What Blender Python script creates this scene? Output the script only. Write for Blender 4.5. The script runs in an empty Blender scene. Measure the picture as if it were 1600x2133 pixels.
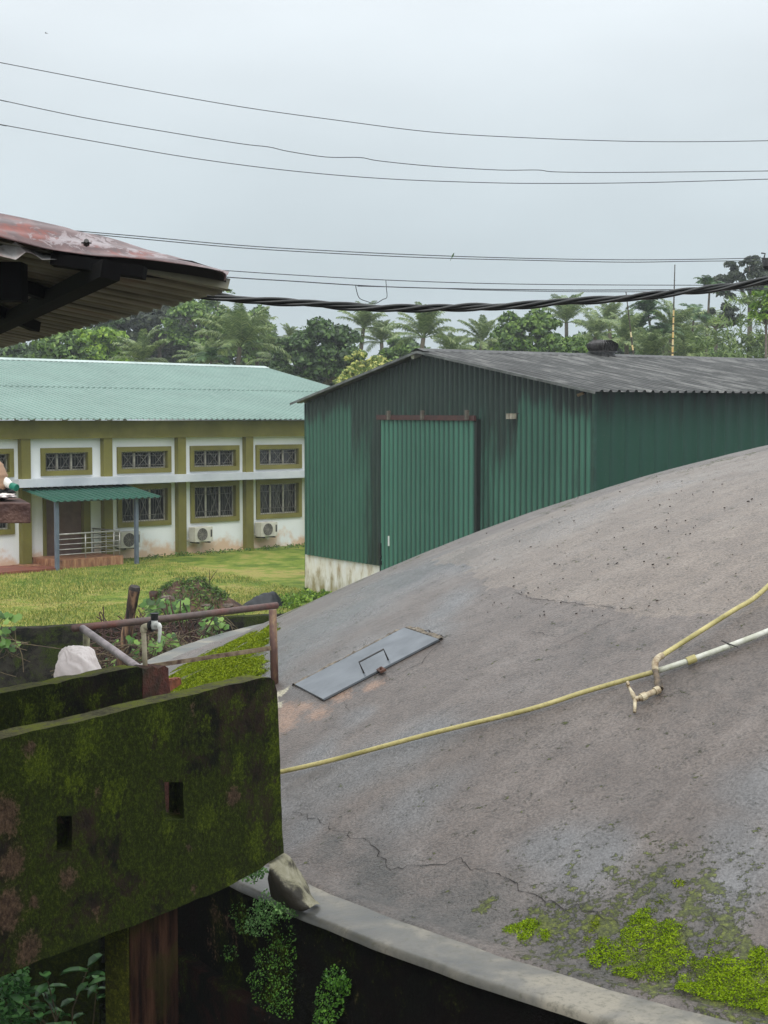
import bpy, math, random
import numpy as np
from mathutils import Vector, Matrix
from mathutils.geometry import delaunay_2d_cdt
random.seed(7); rng = np.random.default_rng(7)
scene = bpy.context.scene
# ------------------------------------------------------------------ camera
CZ = 3.9; FPX = 3200.0; HY = 875.0
PITCH = math.atan((1066.5-HY)/FPX)
cam = bpy.data.cameras.new("camera"); camo = bpy.data.objects.new("camera", cam)
scene.collection.objects.link(camo); scene.camera = camo
cam.sensor_fit = 'HORIZONTAL'; cam.sensor_width = 36; cam.lens = 72
cam.clip_start = .05; cam.clip_end = 3000
camo.location = (0, 0, CZ); camo.rotation_euler = (math.pi/2-PITCH, 0, 0)
# ------------------------------------------------------------------ world, sun, exposure
SUN_EL = math.radians(52); SUN_AZ = math.radians(182)       # azimuth clockwise from +Y
w = bpy.data.worlds.new("World"); scene.world = w; w.use_nodes = True
nt = w.node_tree; nt.nodes.clear()
def N(t, typ, **kw):
    n = t.nodes.new(typ)
    for k, v in kw.items(): setattr(n, k, v)
    return n
wo = N(nt, 'ShaderNodeOutputWorld'); bg = N(nt, 'ShaderNodeBackground')
sky = N(nt, 'ShaderNodeTexSky'); sky.sky_type = 'NISHITA'; sky.sun_disc = False
sky.sun_elevation = SUN_EL; sky.sun_rotation = SUN_AZ
tc = N(nt, 'ShaderNodeTexCoord'); sx = N(nt, 'ShaderNodeSeparateXYZ')
nt.links.new(tc.outputs['Generated'], sx.inputs[0])
rp = N(nt, 'ShaderNodeValToRGB')                                  # overcast cloud deck, brighter towards the zenith
el = rp.color_ramp.elements
el[0].position = 0.0; el[0].color = (5.5, 6.35, 6.8, 1)
el[1].position = 1.0; el[1].color = (19, 19.6, 20.2, 1)
for p_, c_ in ((.07, (6.0, 6.95, 7.4, 1)), (.17, (7.2, 8.0, 8.4, 1)), (.28, (8.8, 9.4, 9.8, 1)), (.5, (13, 13.5, 14, 1))):
    e_ = rp.color_ramp.elements.new(p_); e_.color = c_
nt.links.new(sx.outputs['Z'], rp.inputs[0])
mp = N(nt, 'ShaderNodeMapping'); mp.inputs['Scale'].default_value = (1.0, 1.0, 2.6)
nz = N(nt, 'ShaderNodeTexNoise'); nz.inputs['Scale'].default_value = 2.6; nz.inputs['Detail'].default_value = 5
nz.inputs['Roughness'].default_value = .45
nt.links.new(tc.outputs['Generated'], mp.inputs[0]); nt.links.new(mp.outputs[0], nz.inputs['Vector'])
mr = N(nt, 'ShaderNodeMapRange'); mr.inputs['From Min'].default_value = .3; mr.inputs['From Max'].default_value = .7
mr.inputs['To Min'].default_value = .9; mr.inputs['To Max'].default_value = 1.12
nt.links.new(nz.outputs['Fac'], mr.inputs[0])
vm = N(nt, 'ShaderNodeVectorMath', operation='SCALE')
nt.links.new(rp.outputs[0], vm.inputs[0]); nt.links.new(mr.outputs[0], vm.inputs['Scale'])
mx = N(nt, 'ShaderNodeMixRGB'); mx.inputs[0].default_value = .94
nt.links.new(sky.outputs[0], mx.inputs[1]); nt.links.new(vm.outputs[0], mx.inputs[2])
nt.links.new(mx.outputs[0], bg.inputs[0]); bg.inputs[1].default_value = 0.1
nt.links.new(bg.outputs[0], wo.inputs[0])
sl = bpy.data.lights.new("sun", 'SUN'); sl.energy = 1.4; sl.angle = math.radians(25); sl.color = (1, .97, .92)
so = bpy.data.objects.new("sun", sl); scene.collection.objects.link(so)
sd = Vector((math.sin(SUN_AZ)*math.cos(SUN_EL), math.cos(SUN_AZ)*math.cos(SUN_EL), math.sin(SUN_EL)))
so.rotation_euler = sd.to_track_quat('Z', 'Y').to_euler()
scene.view_settings.view_transform = 'Standard'; scene.view_settings.look = 'None'
scene.view_settings.exposure = 0.0; scene.view_settings.gamma = 1.0
scene.cycles.max_bounces = 6; scene.cycles.transparent_max_bounces = 8
scene.cycles.volume_bounces = 0

# ------------------------------------------------------------------ helpers: projection
cp, sp = math.cos(PITCH), math.sin(PITCH)
def ray(px, py):
    a, b = (px-800)/FPX, (1066.5-py)/FPX
    return np.array([a, cp+b*sp, -sp+b*cp])
def atY(px, py, Y):
    d = ray(px, py); t = Y/d[1]; return np.array([d[0]*t, Y, CZ+d[2]*t])
def onZ(px, py, z):
    d = ray(px, py); t = (z-CZ)/d[2]; return np.array([d[0]*t, d[1]*t, z])
def onplane(px, py, P0, n):
    d = ray(px, py); o = np.array([0, 0, CZ]); n = np.array(n, float)
    t = np.dot(np.array(P0)-o, n)/np.dot(d, n); return o+d*t
TC = np.array([7.3805, 13.5664]); TR = 9.555; TH = 2.6237; TP = 1.068; RIMZ = CZ-2.4; RO = 9.93
def domez(x, y):
    r = np.hypot(x-TC[0], y-TC[1])/TR
    return RIMZ+TH*np.clip(1-np.clip(r, 0, 1)**2, 0, 1)**TP
def ondome(px, py):
    d = ray(px, py); t = np.linspace(3, 22, 4000)
    P = d[None]*t[:, None]; P[:, 2] += CZ
    below = P[:, 2] < domez(P[:, 0], P[:, 1])
    i = int(np.argmax(below)) if below.any() else int(np.argmin(P[:, 2]-domez(P[:, 0], P[:, 1])))
    return P[i].copy()
def domen(x, y):
    e = .01
    n = np.array([-(domez(x+e, y)-domez(x-e, y))/(2*e), -(domez(x, y+e)-domez(x, y-e))/(2*e), 1.0])
    return n/np.linalg.norm(n)
def oncyl(px, py, R):
    d = ray(px, py); a = d[0]**2+d[1]**2; b = -2*(d[0]*TC[0]+d[1]*TC[1]); c = TC@TC-R*R
    D = b*b-4*a*c
    t = (-b-math.sqrt(max(D, 0)))/(2*a); P = d*t; P[2] += CZ; return P
# ------------------------------------------------------------------ numpy noise
_perm = rng.integers(0, 2**31, 4096)
def _h(i, j, k):
    v = (i*73856093) ^ (j*19349663) ^ (k*83492791)
    return (_perm[v & 4095] % 100003)/100003.0
def vnoise(P):
    P = np.asarray(P, float); F = np.floor(P).astype(np.int64); f = P-F; f = f*f*(3-2*f)
    r = 0
    for a in (0, 1):
        for b in (0, 1):
            for c in (0, 1):
                wgt = (f[..., 0] if a else 1-f[..., 0])*(f[..., 1] if b else 1-f[..., 1])*(f[..., 2] if c else 1-f[..., 2])
                r = r+wgt*_h(F[..., 0]+a, F[..., 1]+b, F[..., 2]+c)
    return r
def fbm(P, o=4):
    P = np.asarray(P, float); s = 0; a = .5; t = 0
    for i in range(o):
        s = s+a*vnoise(P*(2.03**i)+17.3*i); t += a; a *= .5
    return s/t
def n3(x, y, z=0.0, s=1.0, o=4):
    x = np.asarray(x, float); return fbm(np.stack([x*s, np.asarray(y, float)*s+x*0, np.asarray(z, float)*s+x*0], -1), o)
# ------------------------------------------------------------------ objects
def tag(o, label=None, cat=None, group=None, kind=None):
    if label: o['label'] = label
    if cat: o['category'] = cat
    if group: o['group'] = group
    if kind: o['kind'] = kind
    return o
ORG = {}
def thing(name, loc, label, cat, group=None, rz=0):
    o = bpy.data.objects.new(name, None); scene.collection.objects.link(o)
    o.location = tuple(float(c) for c in loc); o.rotation_euler = (0, 0, rz); o.empty_display_size = .1
    ORG[o.name] = np.array(loc, float); tag(o, label, cat, group); return o
def link(name, me, mat, parent=None, org=None):
    """verts in me are world coordinates; moved into the parent's frame (or given an own origin)"""
    o = bpy.data.objects.new(name, me); scene.collection.objects.link(o)
    if mat: me.materials.append(mat.m if isinstance(mat, Mt) else mat)
    if parent is not None:
        off = ORG[parent.name]; o.parent = parent
        ORG[o.name] = off
    else:
        off = np.zeros(3) if org is None else np.array(org, float); o.location = tuple(off); ORG[o.name] = off
    n = len(me.vertices); co = np.empty(n*3, np.float32); me.vertices.foreach_get('co', co)
    co = co.reshape(-1, 3)-off.astype(np.float32); me.vertices.foreach_set('co', co.ravel()); me.update()
    return o
class MB:
    def __init__(s): s.v = []; s.f = []
    def add(s, vs, fs):
        b = len(s.v); s.v += [tuple(float(c) for c in p) for p in vs]; s.f += [tuple(i+b for i in f) for f in fs]; return s
    def box(s, c, ax, hs):
        """oriented box: centre, 3 axes, half sizes"""
        c = np.array(c, float); ax = [np.array(a, float) for a in ax]
        vs = [c+ax[0]*hs[0]*i+ax[1]*hs[1]*j+ax[2]*hs[2]*k for i in (-1, 1) for j in (-1, 1) for k in (-1, 1)]
        return s.add(vs, [(0, 1, 3, 2), (4, 6, 7, 5), (0, 4, 5, 1), (2, 3, 7, 6), (0, 2, 6, 4), (1, 5, 7, 3)])
    def bar(s, a, b, wd, ht=None, up=(0, 0, 1)):
        a = np.array(a, float); b = np.array(b, float); d = b-a; L = np.linalg.norm(d); d = d/L
        u = np.array(up, float); sd_ = np.cross(d, u); sd_ /= np.linalg.norm(sd_); u = np.cross(sd_, d)
        return s.box((a+b)/2, (d, sd_, u), (L/2, wd/2, (ht or wd)/2))
    def tube(s, pts, r, n=10, cap=True):
        pts = [np.array(p, float) for p in pts]; m = len(pts)
        rs = r if hasattr(r, '__len__') else [r]*m
        vs = []; fs = []; pu = None
        for i, p in enumerate(pts):
            d = pts[min(i+1, m-1)]-pts[max(i-1, 0)]; d = d/(np.linalg.norm(d)+1e-9)
            if pu is None:
                pu = np.array([0, 0, 1.0]) if abs(d[2]) < .9 else np.array([1.0, 0, 0])
            u = pu-d*(pu@d); u /= np.linalg.norm(u); pu = u; q = np.cross(d, u)
            for k in range(n):
                a = 2*math.pi*k/n; vs.append(p+(u*math.cos(a)+q*math.sin(a))*rs[i])
        for i in range(m-1):
            for k in range(n):
                fs.append((i*n+k, i*n+(k+1) % n, (i+1)*n+(k+1) % n, (i+1)*n+k))
        if cap: fs += [tuple(range(n))[::-1], tuple(range((m-1)*n, m*n))]
        return s.add(vs, fs)
    def grid(s, G):
        """G: (m,n,3) array"""
        m, n = G.shape[:2]
        return s.add(G.reshape(-1, 3), [(i*n+j, i*n+j+1, (i+1)*n+j+1, (i+1)*n+j) for i in range(m-1) for j in range(n-1)])
    def build(s, name, mat, parent=None, org=None, smooth=False):
        me = bpy.data.meshes.new(name); me.from_pydata(s.v, [], s.f); me.update()
        if smooth: me.polygons.foreach_set('use_smooth', [True]*len(me.polygons))
        if isinstance(org, str):
            a = np.array(s.v); org = (a[:, 0].mean(), a[:, 1].mean(), a[:, 2].min())
        o = link(name, me, mat, parent, org)
        return o
def npmesh(name, V, Fq, mat, parent=None, org=None, smooth=False, attrs=None):
    V = np.asarray(V, np.float32); Fq = np.asarray(Fq, np.int32); k = Fq.shape[1]
    me = bpy.data.meshes.new(name); me.vertices.add(len(V)); me.vertices.foreach_set('co', V.ravel())
    me.loops.add(Fq.size); me.loops.foreach_set('vertex_index', Fq.ravel())
    me.polygons.add(len(Fq)); me.polygons.foreach_set('loop_start', np.arange(0, Fq.size, k, dtype=np.int32))
    me.update(calc_edges=True)
    if smooth: me.polygons.foreach_set('use_smooth', np.ones(len(Fq), bool))
    if attrs:
        for nm, a in attrs.items():
            at = me.attributes.new(nm, 'FLOAT', 'POINT'); at.data.foreach_set('value', np.asarray(a, np.float32))
    return link(name, me, mat, parent, org)
def dup(root, loc, rz=0, sc=1.0, label=None):
    r = root.copy(); scene.collection.objects.link(r); r.location = loc; r.rotation_euler = (0, 0, rz); r.scale = (sc,)*3
    if label: r['label'] = label
    for ch in list(root.children):
        c = ch.copy(); scene.collection.objects.link(c); c.parent = r
    return r
# ------------------------------------------------------------------ materials
def lin(c):
    return tuple(((x/255)/12.92 if x/255 <= .04045 else ((x/255+.055)/1.055)**2.4) for x in c)+(1,)
class Mt:
    def __init__(s, name):
        s.m = bpy.data.materials.new(name); s.m.use_nodes = True; s.t = s.m.node_tree; s.t.nodes.clear()
        s.out = N(s.t, 'ShaderNodeOutputMaterial'); s.b = N(s.t, 'ShaderNodeBsdfPrincipled')
        s.t.links.new(s.b.outputs[0], s.out.inputs[0]); s.tc = N(s.t, 'ShaderNodeTexCoord')
    def L(s, a, b): s.t.links.new(a, b)
    def noise(s, sc=5, det=5, ro=.55, st=(1, 1, 1), dist=0):
        m = N(s.t, 'ShaderNodeMapping'); m.inputs['Scale'].default_value = st; s.L(s.tc.outputs['Object'], m.inputs[0])
        n = N(s.t, 'ShaderNodeTexNoise'); n.inputs['Scale'].default_value = sc; n.inputs['Detail'].default_value = det
        n.inputs['Roughness'].default_value = ro; n.inputs['Distortion'].default_value = dist
        s.L(m.outputs[0], n.inputs['Vector']); return n.outputs['Fac']
    def attr(s, name):
        a = N(s.t, 'ShaderNodeAttribute'); a.attribute_name = name; return a.outputs['Fac']
    def island(s):
        return N(s.t, 'ShaderNodeNewGeometry').outputs['Random Per Island']
    def ramp(s, f, stops):
        r = N(s.t, 'ShaderNodeValToRGB'); e = r.color_ramp.elements
        while len(e) < len(stops): e.new(.5)
        for i, (p, c) in enumerate(stops):
            e[i].position = p; e[i].color = (c, c, c, 1) if not hasattr(c, '__len__') else (lin(c) if max(c) > 1.001 else tuple(c)[:3]+(1,))
        s.L(f, r.inputs[0]); return r.outputs[0]
    def mr(s, f, a, b, c=0., d=1., smooth=False):
        m = N(s.t, 'ShaderNodeMapRange')
        if smooth: m.interpolation_type = 'SMOOTHSTEP'
        for k, v in zip(('From Min', 'From Max', 'To Min', 'To Max'), (a, b, c, d)): m.inputs[k].default_value = v
        s.L(f, m.inputs[0]); return m.outputs[0]
    def math(s, op, a, b=None):
        m = N(s.t, 'ShaderNodeMath', operation=op)
        for i, x in enumerate((a, b)):
            if x is None: continue
            if isinstance(x, (int, float)): m.inputs[i].default_value = x
            else: s.L(x, m.inputs[i])
        return m.outputs[0]
    def mix(s, f, a, b, mode='MIX'):
        m = N(s.t, 'ShaderNodeMixRGB', blend_type=mode)
        for i, x in enumerate((f, a, b)):
            if isinstance(x, (int, float)): m.inputs[i].default_value = x if i == 0 else (x, x, x, 1)
            elif isinstance(x, tuple): m.inputs[i].default_value = lin(x) if max(x[:3]) > 1.001 else x[:3]+(1,)
            else: s.L(x, m.inputs[i])
        return m.outputs[0]
    def col(s, c):
        if isinstance(c, tuple): s.b.inputs['Base Color'].default_value = lin(c) if max(c) > 1.001 else c[:3]+(1,)
        else: s.L(c, s.b.inputs['Base Color'])
        return s
    def rough(s, r):
        if isinstance(r, (int, float)): s.b.inputs['Roughness'].default_value = r
        else: s.L(r, s.b.inputs['Roughness'])
        return s
    def bump(s, h, st=.3, dist=.02):
        b = N(s.t, 'ShaderNodeBump'); b.inputs['Strength'].default_value = st; b.inputs['Distance'].default_value = dist
        s.L(h, b.inputs['Height']); s.L(b.outputs[0], s.b.inputs['Normal']); return s
    def spec(s, v): s.b.inputs['Specular IOR Level'].default_value = v; return s
    def metal(s, v): s.b.inputs['Metallic'].default_value = v; return s
def simple(name, c, c2=None, sc=4, rough=.7, bump=.15, bsc=40, bd=.005, spec=.5, metal=0, st=(1, 1, 1), det=5):
    M = Mt(name)
    c2 = c2 or tuple(int(x*.78) for x in c)
    M.col(M.ramp(M.noise(sc, det, .6, st), [(.35, c2), (.65, c)])).rough(rough).spec(spec).metal(metal)
    if bump: M.bump(M.noise(bsc, 4), bump, bd)
    return M.m
def leafmat(name, stops, rough=.5, trans=.25, spec=.4):
    M = Mt(name); f = M.island(); n = M.noise(.6, 3)
    f2 = M.math('ADD', M.math('MULTIPLY', f, .62), M.math('MULTIPLY', n, .38))
    c = M.ramp(f2, stops); M.col(c).rough(rough).spec(spec)
    t = N(M.t, 'ShaderNodeBsdfTranslucent'); M.L(c, t.inputs[0])
    ms = N(M.t, 'ShaderNodeMixShader'); ms.inputs[0].default_value = trans
    M.L(M.b.outputs[0], ms.inputs[1]); M.L(t.outputs[0], ms.inputs[2]); M.L(ms.outputs[0], M.out.inputs[0])
    return M.m
# concrete dome
def dome_mat():
    M = Mt('wet_cement_render')
    big = M.noise(.5, 5, .6); mid = M.noise(2.6, 7, .66, dist=.35); fine = M.noise(62, 3, .6); sp_ = M.noise(26, 5, .72); md2 = M.noise(9, 5, .7, dist=.4)
    cv = N(M.t, 'ShaderNodeCombineXYZ'); M.L(M.attr('arc'), cv.inputs[0]); M.L(M.attr('rad'), cv.inputs[1])
    def pn(sx_, sy_, det=5):
        m = N(M.t, 'ShaderNodeMapping'); m.inputs['Scale'].default_value = (sx_, sy_, 1); M.L(cv.outputs[0], m.inputs[0])
        n = N(M.t, 'ShaderNodeTexNoise'); n.inputs['Scale'].default_value = 1; n.inputs['Detail'].default_value = det; n.inputs['Roughness'].default_value = .62; n.inputs['Distortion'].default_value = .3
        M.L(m.outputs[0], n.inputs['Vector']); return n.outputs['Fac']
    run = pn(4.0, .35); trow = pn(.9, 7.0)
    base = M.ramp(mid, [(.3, (88, 78, 71)), (.5, (103, 92, 84)), (.72, (118, 107, 99))])
    sky_sheen = M.ramp(mid, [(.3, (92, 90, 89)), (.7, (118, 118, 119))])
    wet = M.math('ADD', M.attr('wet'), M.mr(big, .4, .65, -.25, .25))
    c = M.mix(M.mr(wet, .0, 1.15, 0, 1, True), base, sky_sheen)  # wet areas also get the sky's sheen painted in as a cool grey
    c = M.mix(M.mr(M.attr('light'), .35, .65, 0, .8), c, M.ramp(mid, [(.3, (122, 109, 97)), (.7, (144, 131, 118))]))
    c = M.mix(M.mr(run, .46, .66, 0, .26), c, (98, 92, 88))
    c = M.mix(M.mr(run, .50, .34, 0, .2), c, (150, 142, 136))
    c = M.mix(M.mr(trow, .5, .66, 0, .16), c, (112, 106, 102))
    c = M.mix(M.mr(M.math('ADD', M.attr('dark'), M.mr(md2, .3, .7, -.3, .3)), .1, 1, 0, .8), c, (62, 62, 58))
    c = M.mix(M.mr(M.math('ADD', M.attr('rust'), M.mr(sp_, .3, .7, -.35, .35)), .3, .9, 0, .75), c, (166, 132, 108))
    c = M.mix(M.mr(M.math('ADD', M.attr('lime'), M.mr(sp_, .3, .7, -.45, .45)), .45, .6, 0, .85), c, (205, 198, 170))
    gr = M.math('MULTIPLY', M.mr(fine, .42, .58, 0, 1), M.mr(md2, .35, .65, .4, 1))
    c = M.mix(gr, c, M.mix(1.0, c, (176, 174, 172), 'MULTIPLY'))
    c = M.mix(M.mr(sp_, .54, .7, 0, .24), c, M.mix(1.0, c, (160, 157, 154), 'MULTIPLY'))
    mz = M.math('ADD', M.attr('moss'), M.math('ADD', M.mr(sp_, .3, .7, -.5, .5), M.mr(md2, .3, .7, -.34, .34)))
    mf = M.mr(mz, .42, .60, 0, 1, True)
    mc = M.ramp(M.noise(45, 4, .7), [(.3, (38, 42, 16)), (.5, (70, 78, 22)), (.7, (112, 120, 34))])
    c = M.mix(M.math('MULTIPLY', mf, .88), c, mc)
    M.col(c)
    r = M.mr(M.math('ADD', wet, M.mr(mid, .3, .7, -.3, .3)), .0, 1.0, .4, .18)
    M.rough(M.math('ADD', r, M.math('MULTIPLY', mf, .4))).spec(.6)
    h = M.math('ADD', M.math('MULTIPLY', sp_, .4), M.math('ADD', M.math('MULTIPLY', fine, .5), M.math('MULTIPLY', mf, .6)))
    M.bump(M.math('ADD', h, M.math('MULTIPLY', md2, .15)), .8, .022)
    return M.m
def mossy_mat(name, green=.5, bright=1.0, bare=((70, 56, 50), (48, 40, 36)), spot=True, wetspec=.12, green2=None, top=True):
    M = Mt(name)
    a = M.noise(1.5, 7, .66, dist=.5); b = M.noise(6, 7, .7, dist=.3); c_ = M.noise(48, 5, .75); p = M.noise(3.4, 6, .62, dist=.8); fine = M.noise(120, 3, .7)
    bc = M.ramp(b, [(.3, tuple(int(x*bright) for x in bare[1])), (.7, tuple(int(x*bright) for x in bare[0]))])
    blk = M.ramp(c_, [(.3, (7, 8, 5)), (.7, (20, 19, 14))])
    g = green2 or ((18, 22, 4), (42, 52, 9), (82, 95, 16))
    gc = M.ramp(M.math('ADD', M.math('MULTIPLY', c_, .6), M.math('MULTIPLY', fine, .4)), [(.32, tuple(x*bright for x in g[0])), (.5, tuple(x*bright for x in g[1])), (.66, tuple(min(255, x*bright) for x in g[2]))])
    f1 = M.mr(M.math('ADD', M.math('ADD', a, M.math('MULTIPLY', b, .6)), M.math('MULTIPLY', c_, .25)), .98-.3*green, 1.14-.3*green, 0, 1, True)
    f2 = M.mr(M.math('ADD', p, M.math('MULTIPLY', c_, .5)), .66, .84, 0, 1, True)
    c = M.mix(f2, bc, blk); c = M.mix(f1, c, gc)
    if spot:
        s_ = M.noise(3.1, 5, .55, dist=.5); c = M.mix(M.mr(M.math('ADD', s_, M.math('MULTIPLY', c_, .2)), .80, .84, 0, .75), c, (112, 84, 70))
    gb = M.math('ADD', M.math('MULTIPLY', M.attr('green'), .8), M.mr(M.math('ADD', M.math('MULTIPLY', a, .4), M.math('ADD', M.math('MULTIPLY', b, .35), M.math('MULTIPLY', c_, .25))), .38, .62, -.6, .6))
    c = M.mix(M.mr(gb, .3, .8, 0, .9, True), c, M.ramp(M.math('ADD', M.math('MULTIPLY', c_, .6), M.math('MULTIPLY', fine, .4)), [(.34, (26, 33, 5)), (.5, (62, 74, 11)), (.64, (100, 114, 24))]))
    bb = M.math('ADD', M.attr('bare'), M.mr(M.math('ADD', M.math('MULTIPLY', b, .5), M.math('MULTIPLY', c_, .5)), .35, .65, -.5, .5))
    c = M.mix(M.mr(bb, .3, .7, 0, .9, True), c, M.ramp(c_, [(.3, (44, 33, 26)), (.5, (78, 60, 48)), (.7, (116, 92, 76))]))
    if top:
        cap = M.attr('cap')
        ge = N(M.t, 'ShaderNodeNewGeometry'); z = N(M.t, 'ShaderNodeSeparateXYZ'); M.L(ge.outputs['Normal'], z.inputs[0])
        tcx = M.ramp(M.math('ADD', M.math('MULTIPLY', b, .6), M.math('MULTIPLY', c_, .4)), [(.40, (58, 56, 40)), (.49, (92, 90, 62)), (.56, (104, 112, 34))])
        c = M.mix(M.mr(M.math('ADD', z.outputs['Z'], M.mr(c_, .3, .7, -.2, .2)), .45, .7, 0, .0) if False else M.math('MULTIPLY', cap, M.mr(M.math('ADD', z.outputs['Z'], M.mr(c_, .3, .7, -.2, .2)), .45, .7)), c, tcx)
    M.col(c).rough(.85).spec(wetspec)
    M.bump(M.math('ADD', M.math('MULTIPLY', c_, .6), M.math('MULTIPLY', b, .5)), 1.0, .03)
    return M.m
def shed_mat(name, dark, light, stain_shade=True):
    M = Mt(name)
    z = N(M.t, 'ShaderNodeSeparateXYZ'); M.L(M.tc.outputs['Object'], z.inputs[0])
    c = M.mix(M.noise(.5, 3), dark, light)
    c = M.mix(M.mr(M.noise(14, 5, .7, (1, 1, .12)), .5, .8, 0, .35), c, (44, 62, 54))
    if stain_shade:
        s = M.math('ADD', M.attr('stain_shade'), M.mr(M.noise(3.0, 5, .65, (1.6, 1.6, .22)), .3, .7, -.32, .32))
        c = M.mix(M.mr(s, .25, .8, 0, .88, True), c, (30, 35, 32)); c = M.mix(M.math('MULTIPLY', M.attr('groove_shade'), .85), c, (14, 30, 23))  # second mix paints the shade between ribs into the grooves
    c = M.mix(M.mr(M.attr('sheet'), -.5, .5, 0, .28), c, (28, 62, 50))
    c = M.mix(M.mr(M.noise(26, 4, .7), .66, .72, 0, .6), c, (88, 62, 44))
    c = M.mix(M.mr(M.noise(60, 2, .5), .72, .76, 0, .35), c, (150, 165, 155))
    M.col(c).rough(.45).spec(.45); return M.m
def wallwhite():
    M = Mt('white_plaster')
    c = M.ramp(M.noise(.7, 4), [(.3, (226, 231, 232)), (.7, (238, 241, 240))])
    z = N(M.t, 'ShaderNodeSeparateXYZ'); M.L(M.tc.outputs['Object'], z.inputs[0])
    low = M.mr(M.math('ADD', z.outputs['Z'], M.mr(M.noise(1.6, 5, .6), .3, .7, -.35, .35)), .05, .5, 1, 0, True)
    c = M.mix(M.math('MULTIPLY', low, .75), c, (205, 160, 112))
    M.col(c).rough(.8); return M.m
def rusty(name, base=(120, 84, 76), r2=(150, 62, 34), pale=(190, 168, 165)):
    M = Mt(name)
    a = M.noise(4, 6, .65, (1, 1, 1), .5); b = M.noise(14, 5, .6, (1, 1, 2.5), .8)
    c = M.ramp(a, [(.35, base), (.52, r2), (.62, base), (.75, pale)])
    c = M.mix(M.mr(b, .5, .66, 0, .75), c, pale)
    M.col(c).rough(.42).spec(.5).bump(b, .2, .004); return M.m

# ================================================================== GROUND
GA = onZ(0, 1312, 0.0); GB = onZ(568, 1282, 0.0)
gd = (GB-GA)/np.linalg.norm(GB-GA); gn = np.array([-gd[1], gd[0], 0])     # gn points away from the camera
def grass_mat():
    M = Mt('wet_lawn')
    a = M.noise(.35, 5, .6); b = M.noise(2.2, 6, .65); c_ = M.noise(22, 4, .7)
    c = M.ramp(M.math('ADD', M.math('MULTIPLY', a, .5), M.math('MULTIPLY', b, .5)), [(.42, (84, 110, 34)), (.5, (126, 142, 52)), (.57, (168, 156, 90))])
    c = M.mix(M.mr(M.math('ADD', b, M.math('MULTIPLY', a, .4)), .83, .9, 0, .6), c, (128, 104, 76))
    c = M.mix(M.mr(c_, .3, .7, .0, .5), c, (74, 92, 28))
    M.col(c).rough(.85).spec(.2).bump(c_, .6, .05); return M.m
U, Vv = np.meshgrid(np.concatenate([np.linspace(-900, -30, 12), np.linspace(-26, 30, 90), np.linspace(40, 900, 12)]),
                    np.concatenate([np.linspace(0, 30, 60), np.linspace(32, 1800, 20)]), indexing='ij')
GX = GA[0]+gd[0]*U+gn[0]*Vv; GY = GA[1]+gd[1]*U+gn[1]*Vv
# facade frame of the white building
FD = np.array([.701, .713, 0]); FN = np.array([.713, -.701, 0]); FD /= np.linalg.norm(FD); FN = np.array([FD[1], -FD[0], 0])
FP = onZ(330, 1158, 0.10)
fdist = (GX-FP[0])*FN[0]+(GY-FP[1])*FN[1]
GZ = .10*np.clip(1-(fdist-1.5)/8, 0, 1)*1.0+(n3(GX, GY, 0, .6)-.5)*.10*np.clip(Vv/3, 0, 1)*np.clip((60-Vv)/30, 0, 1)*np.clip((fdist-1)/3, .0, 1)
mb = MB().grid(np.stack([GX, GY, GZ], -1))
g = mb.build('ground', grass_mat(), smooth=True); tag(g, kind='structure')
# lower yard
lowm = simple('dark_wet_soil', (60, 48, 38), (34, 30, 24), 1.5, .8, .5, 12, .05)
x = np.linspace(-60, 60, 60); y = np.linspace(-40, 40, 60)
XX, YY = np.meshgrid(x, y, indexing='ij'); side = (XX-GA[0])*gn[0]+(YY-GA[1])*gn[1]
ZZ = -1.35+(n3(XX, YY, 3, .5)-.5)*.25
lo = MB().grid(np.stack([XX, YY, ZZ], -1)).build('lower_yard', lowm, smooth=True); tag(lo, kind='structure')

# ================================================================== TANK WITH DOME
tank = thing('water_tank', (TC[0], TC[1], -1.3), 'large round concrete tank with a wet cement dome roof filling the foreground', 'tank')
th = np.concatenate([np.linspace(math.radians(150), math.radians(335), 560), np.linspace(math.radians(335), math.radians(510), 90)[1:]])
rr = np.concatenate([np.linspace(0.05, TR, 190), [TR+.04, TR+.09, TR+.13]])
TT, RR_ = np.meshgrid(th, rr, indexing='ij')
DX = TC[0]+RR_*np.cos(TT); DY = TC[1]+RR_*np.sin(TT)
und = (n3(DX, DY, 0, .9, 3)-.5)*.02+(n3(DX, DY, 0, 5, 3)-.5)*.006
DZ = domez(DX, DY)+und*np.clip((TR-RR_)/.3, 0, 1)+np.interp(RR_, [TR-.1, TR, TR+.04, TR+.09, TR+.13], [0, .006, .018, .016, -.01])
EJ = (n3(DX, DY, 2, 4, 4)-.5)*.07*np.clip((RR_-TR+.3)/.3, 0, 1); DX = DX+EJ*np.cos(TT); DY = DY+EJ*np.sin(TT)
def blobs(X, Y, lst):
    m = np.zeros_like(X)
    for px, py, rp_, *st in lst:
        c = ondome(px, py); R = rp_*c[1]/FPX
        d = np.hypot(X-c[0], (Y-c[1])/(st[0] if st else 1.5))
        m = np.maximum(m, np.clip(1.25-d/R, 0, 1))
    return m
mosspts = [(470, 1400, 70), (430, 1385, 60), (400, 1392, 50), (520, 1345, 50), (540, 1320, 40), (500, 1330, 35), (575, 1290, 30), (610, 1272, 22), (560, 1420, 40), (520, 1400, 60), (455, 1360, 40), (440, 1372, 60, 3), (490, 1350, 55, 3), (400, 1410, 60, 3), (520, 1375, 60, 3), (480, 1415, 60, 3),
           (1330, 1970, 80), (1480, 2060, 100), (1580, 2050, 90), (1240, 1990, 60), (1100, 1945, 40), (1420, 1850, 30), (1400, 1900, 40), (1520, 1920, 50), (985, 1900, 28), (1180, 1930, 40), (1300, 2060, 45), (1590, 1950, 40)]
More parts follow.
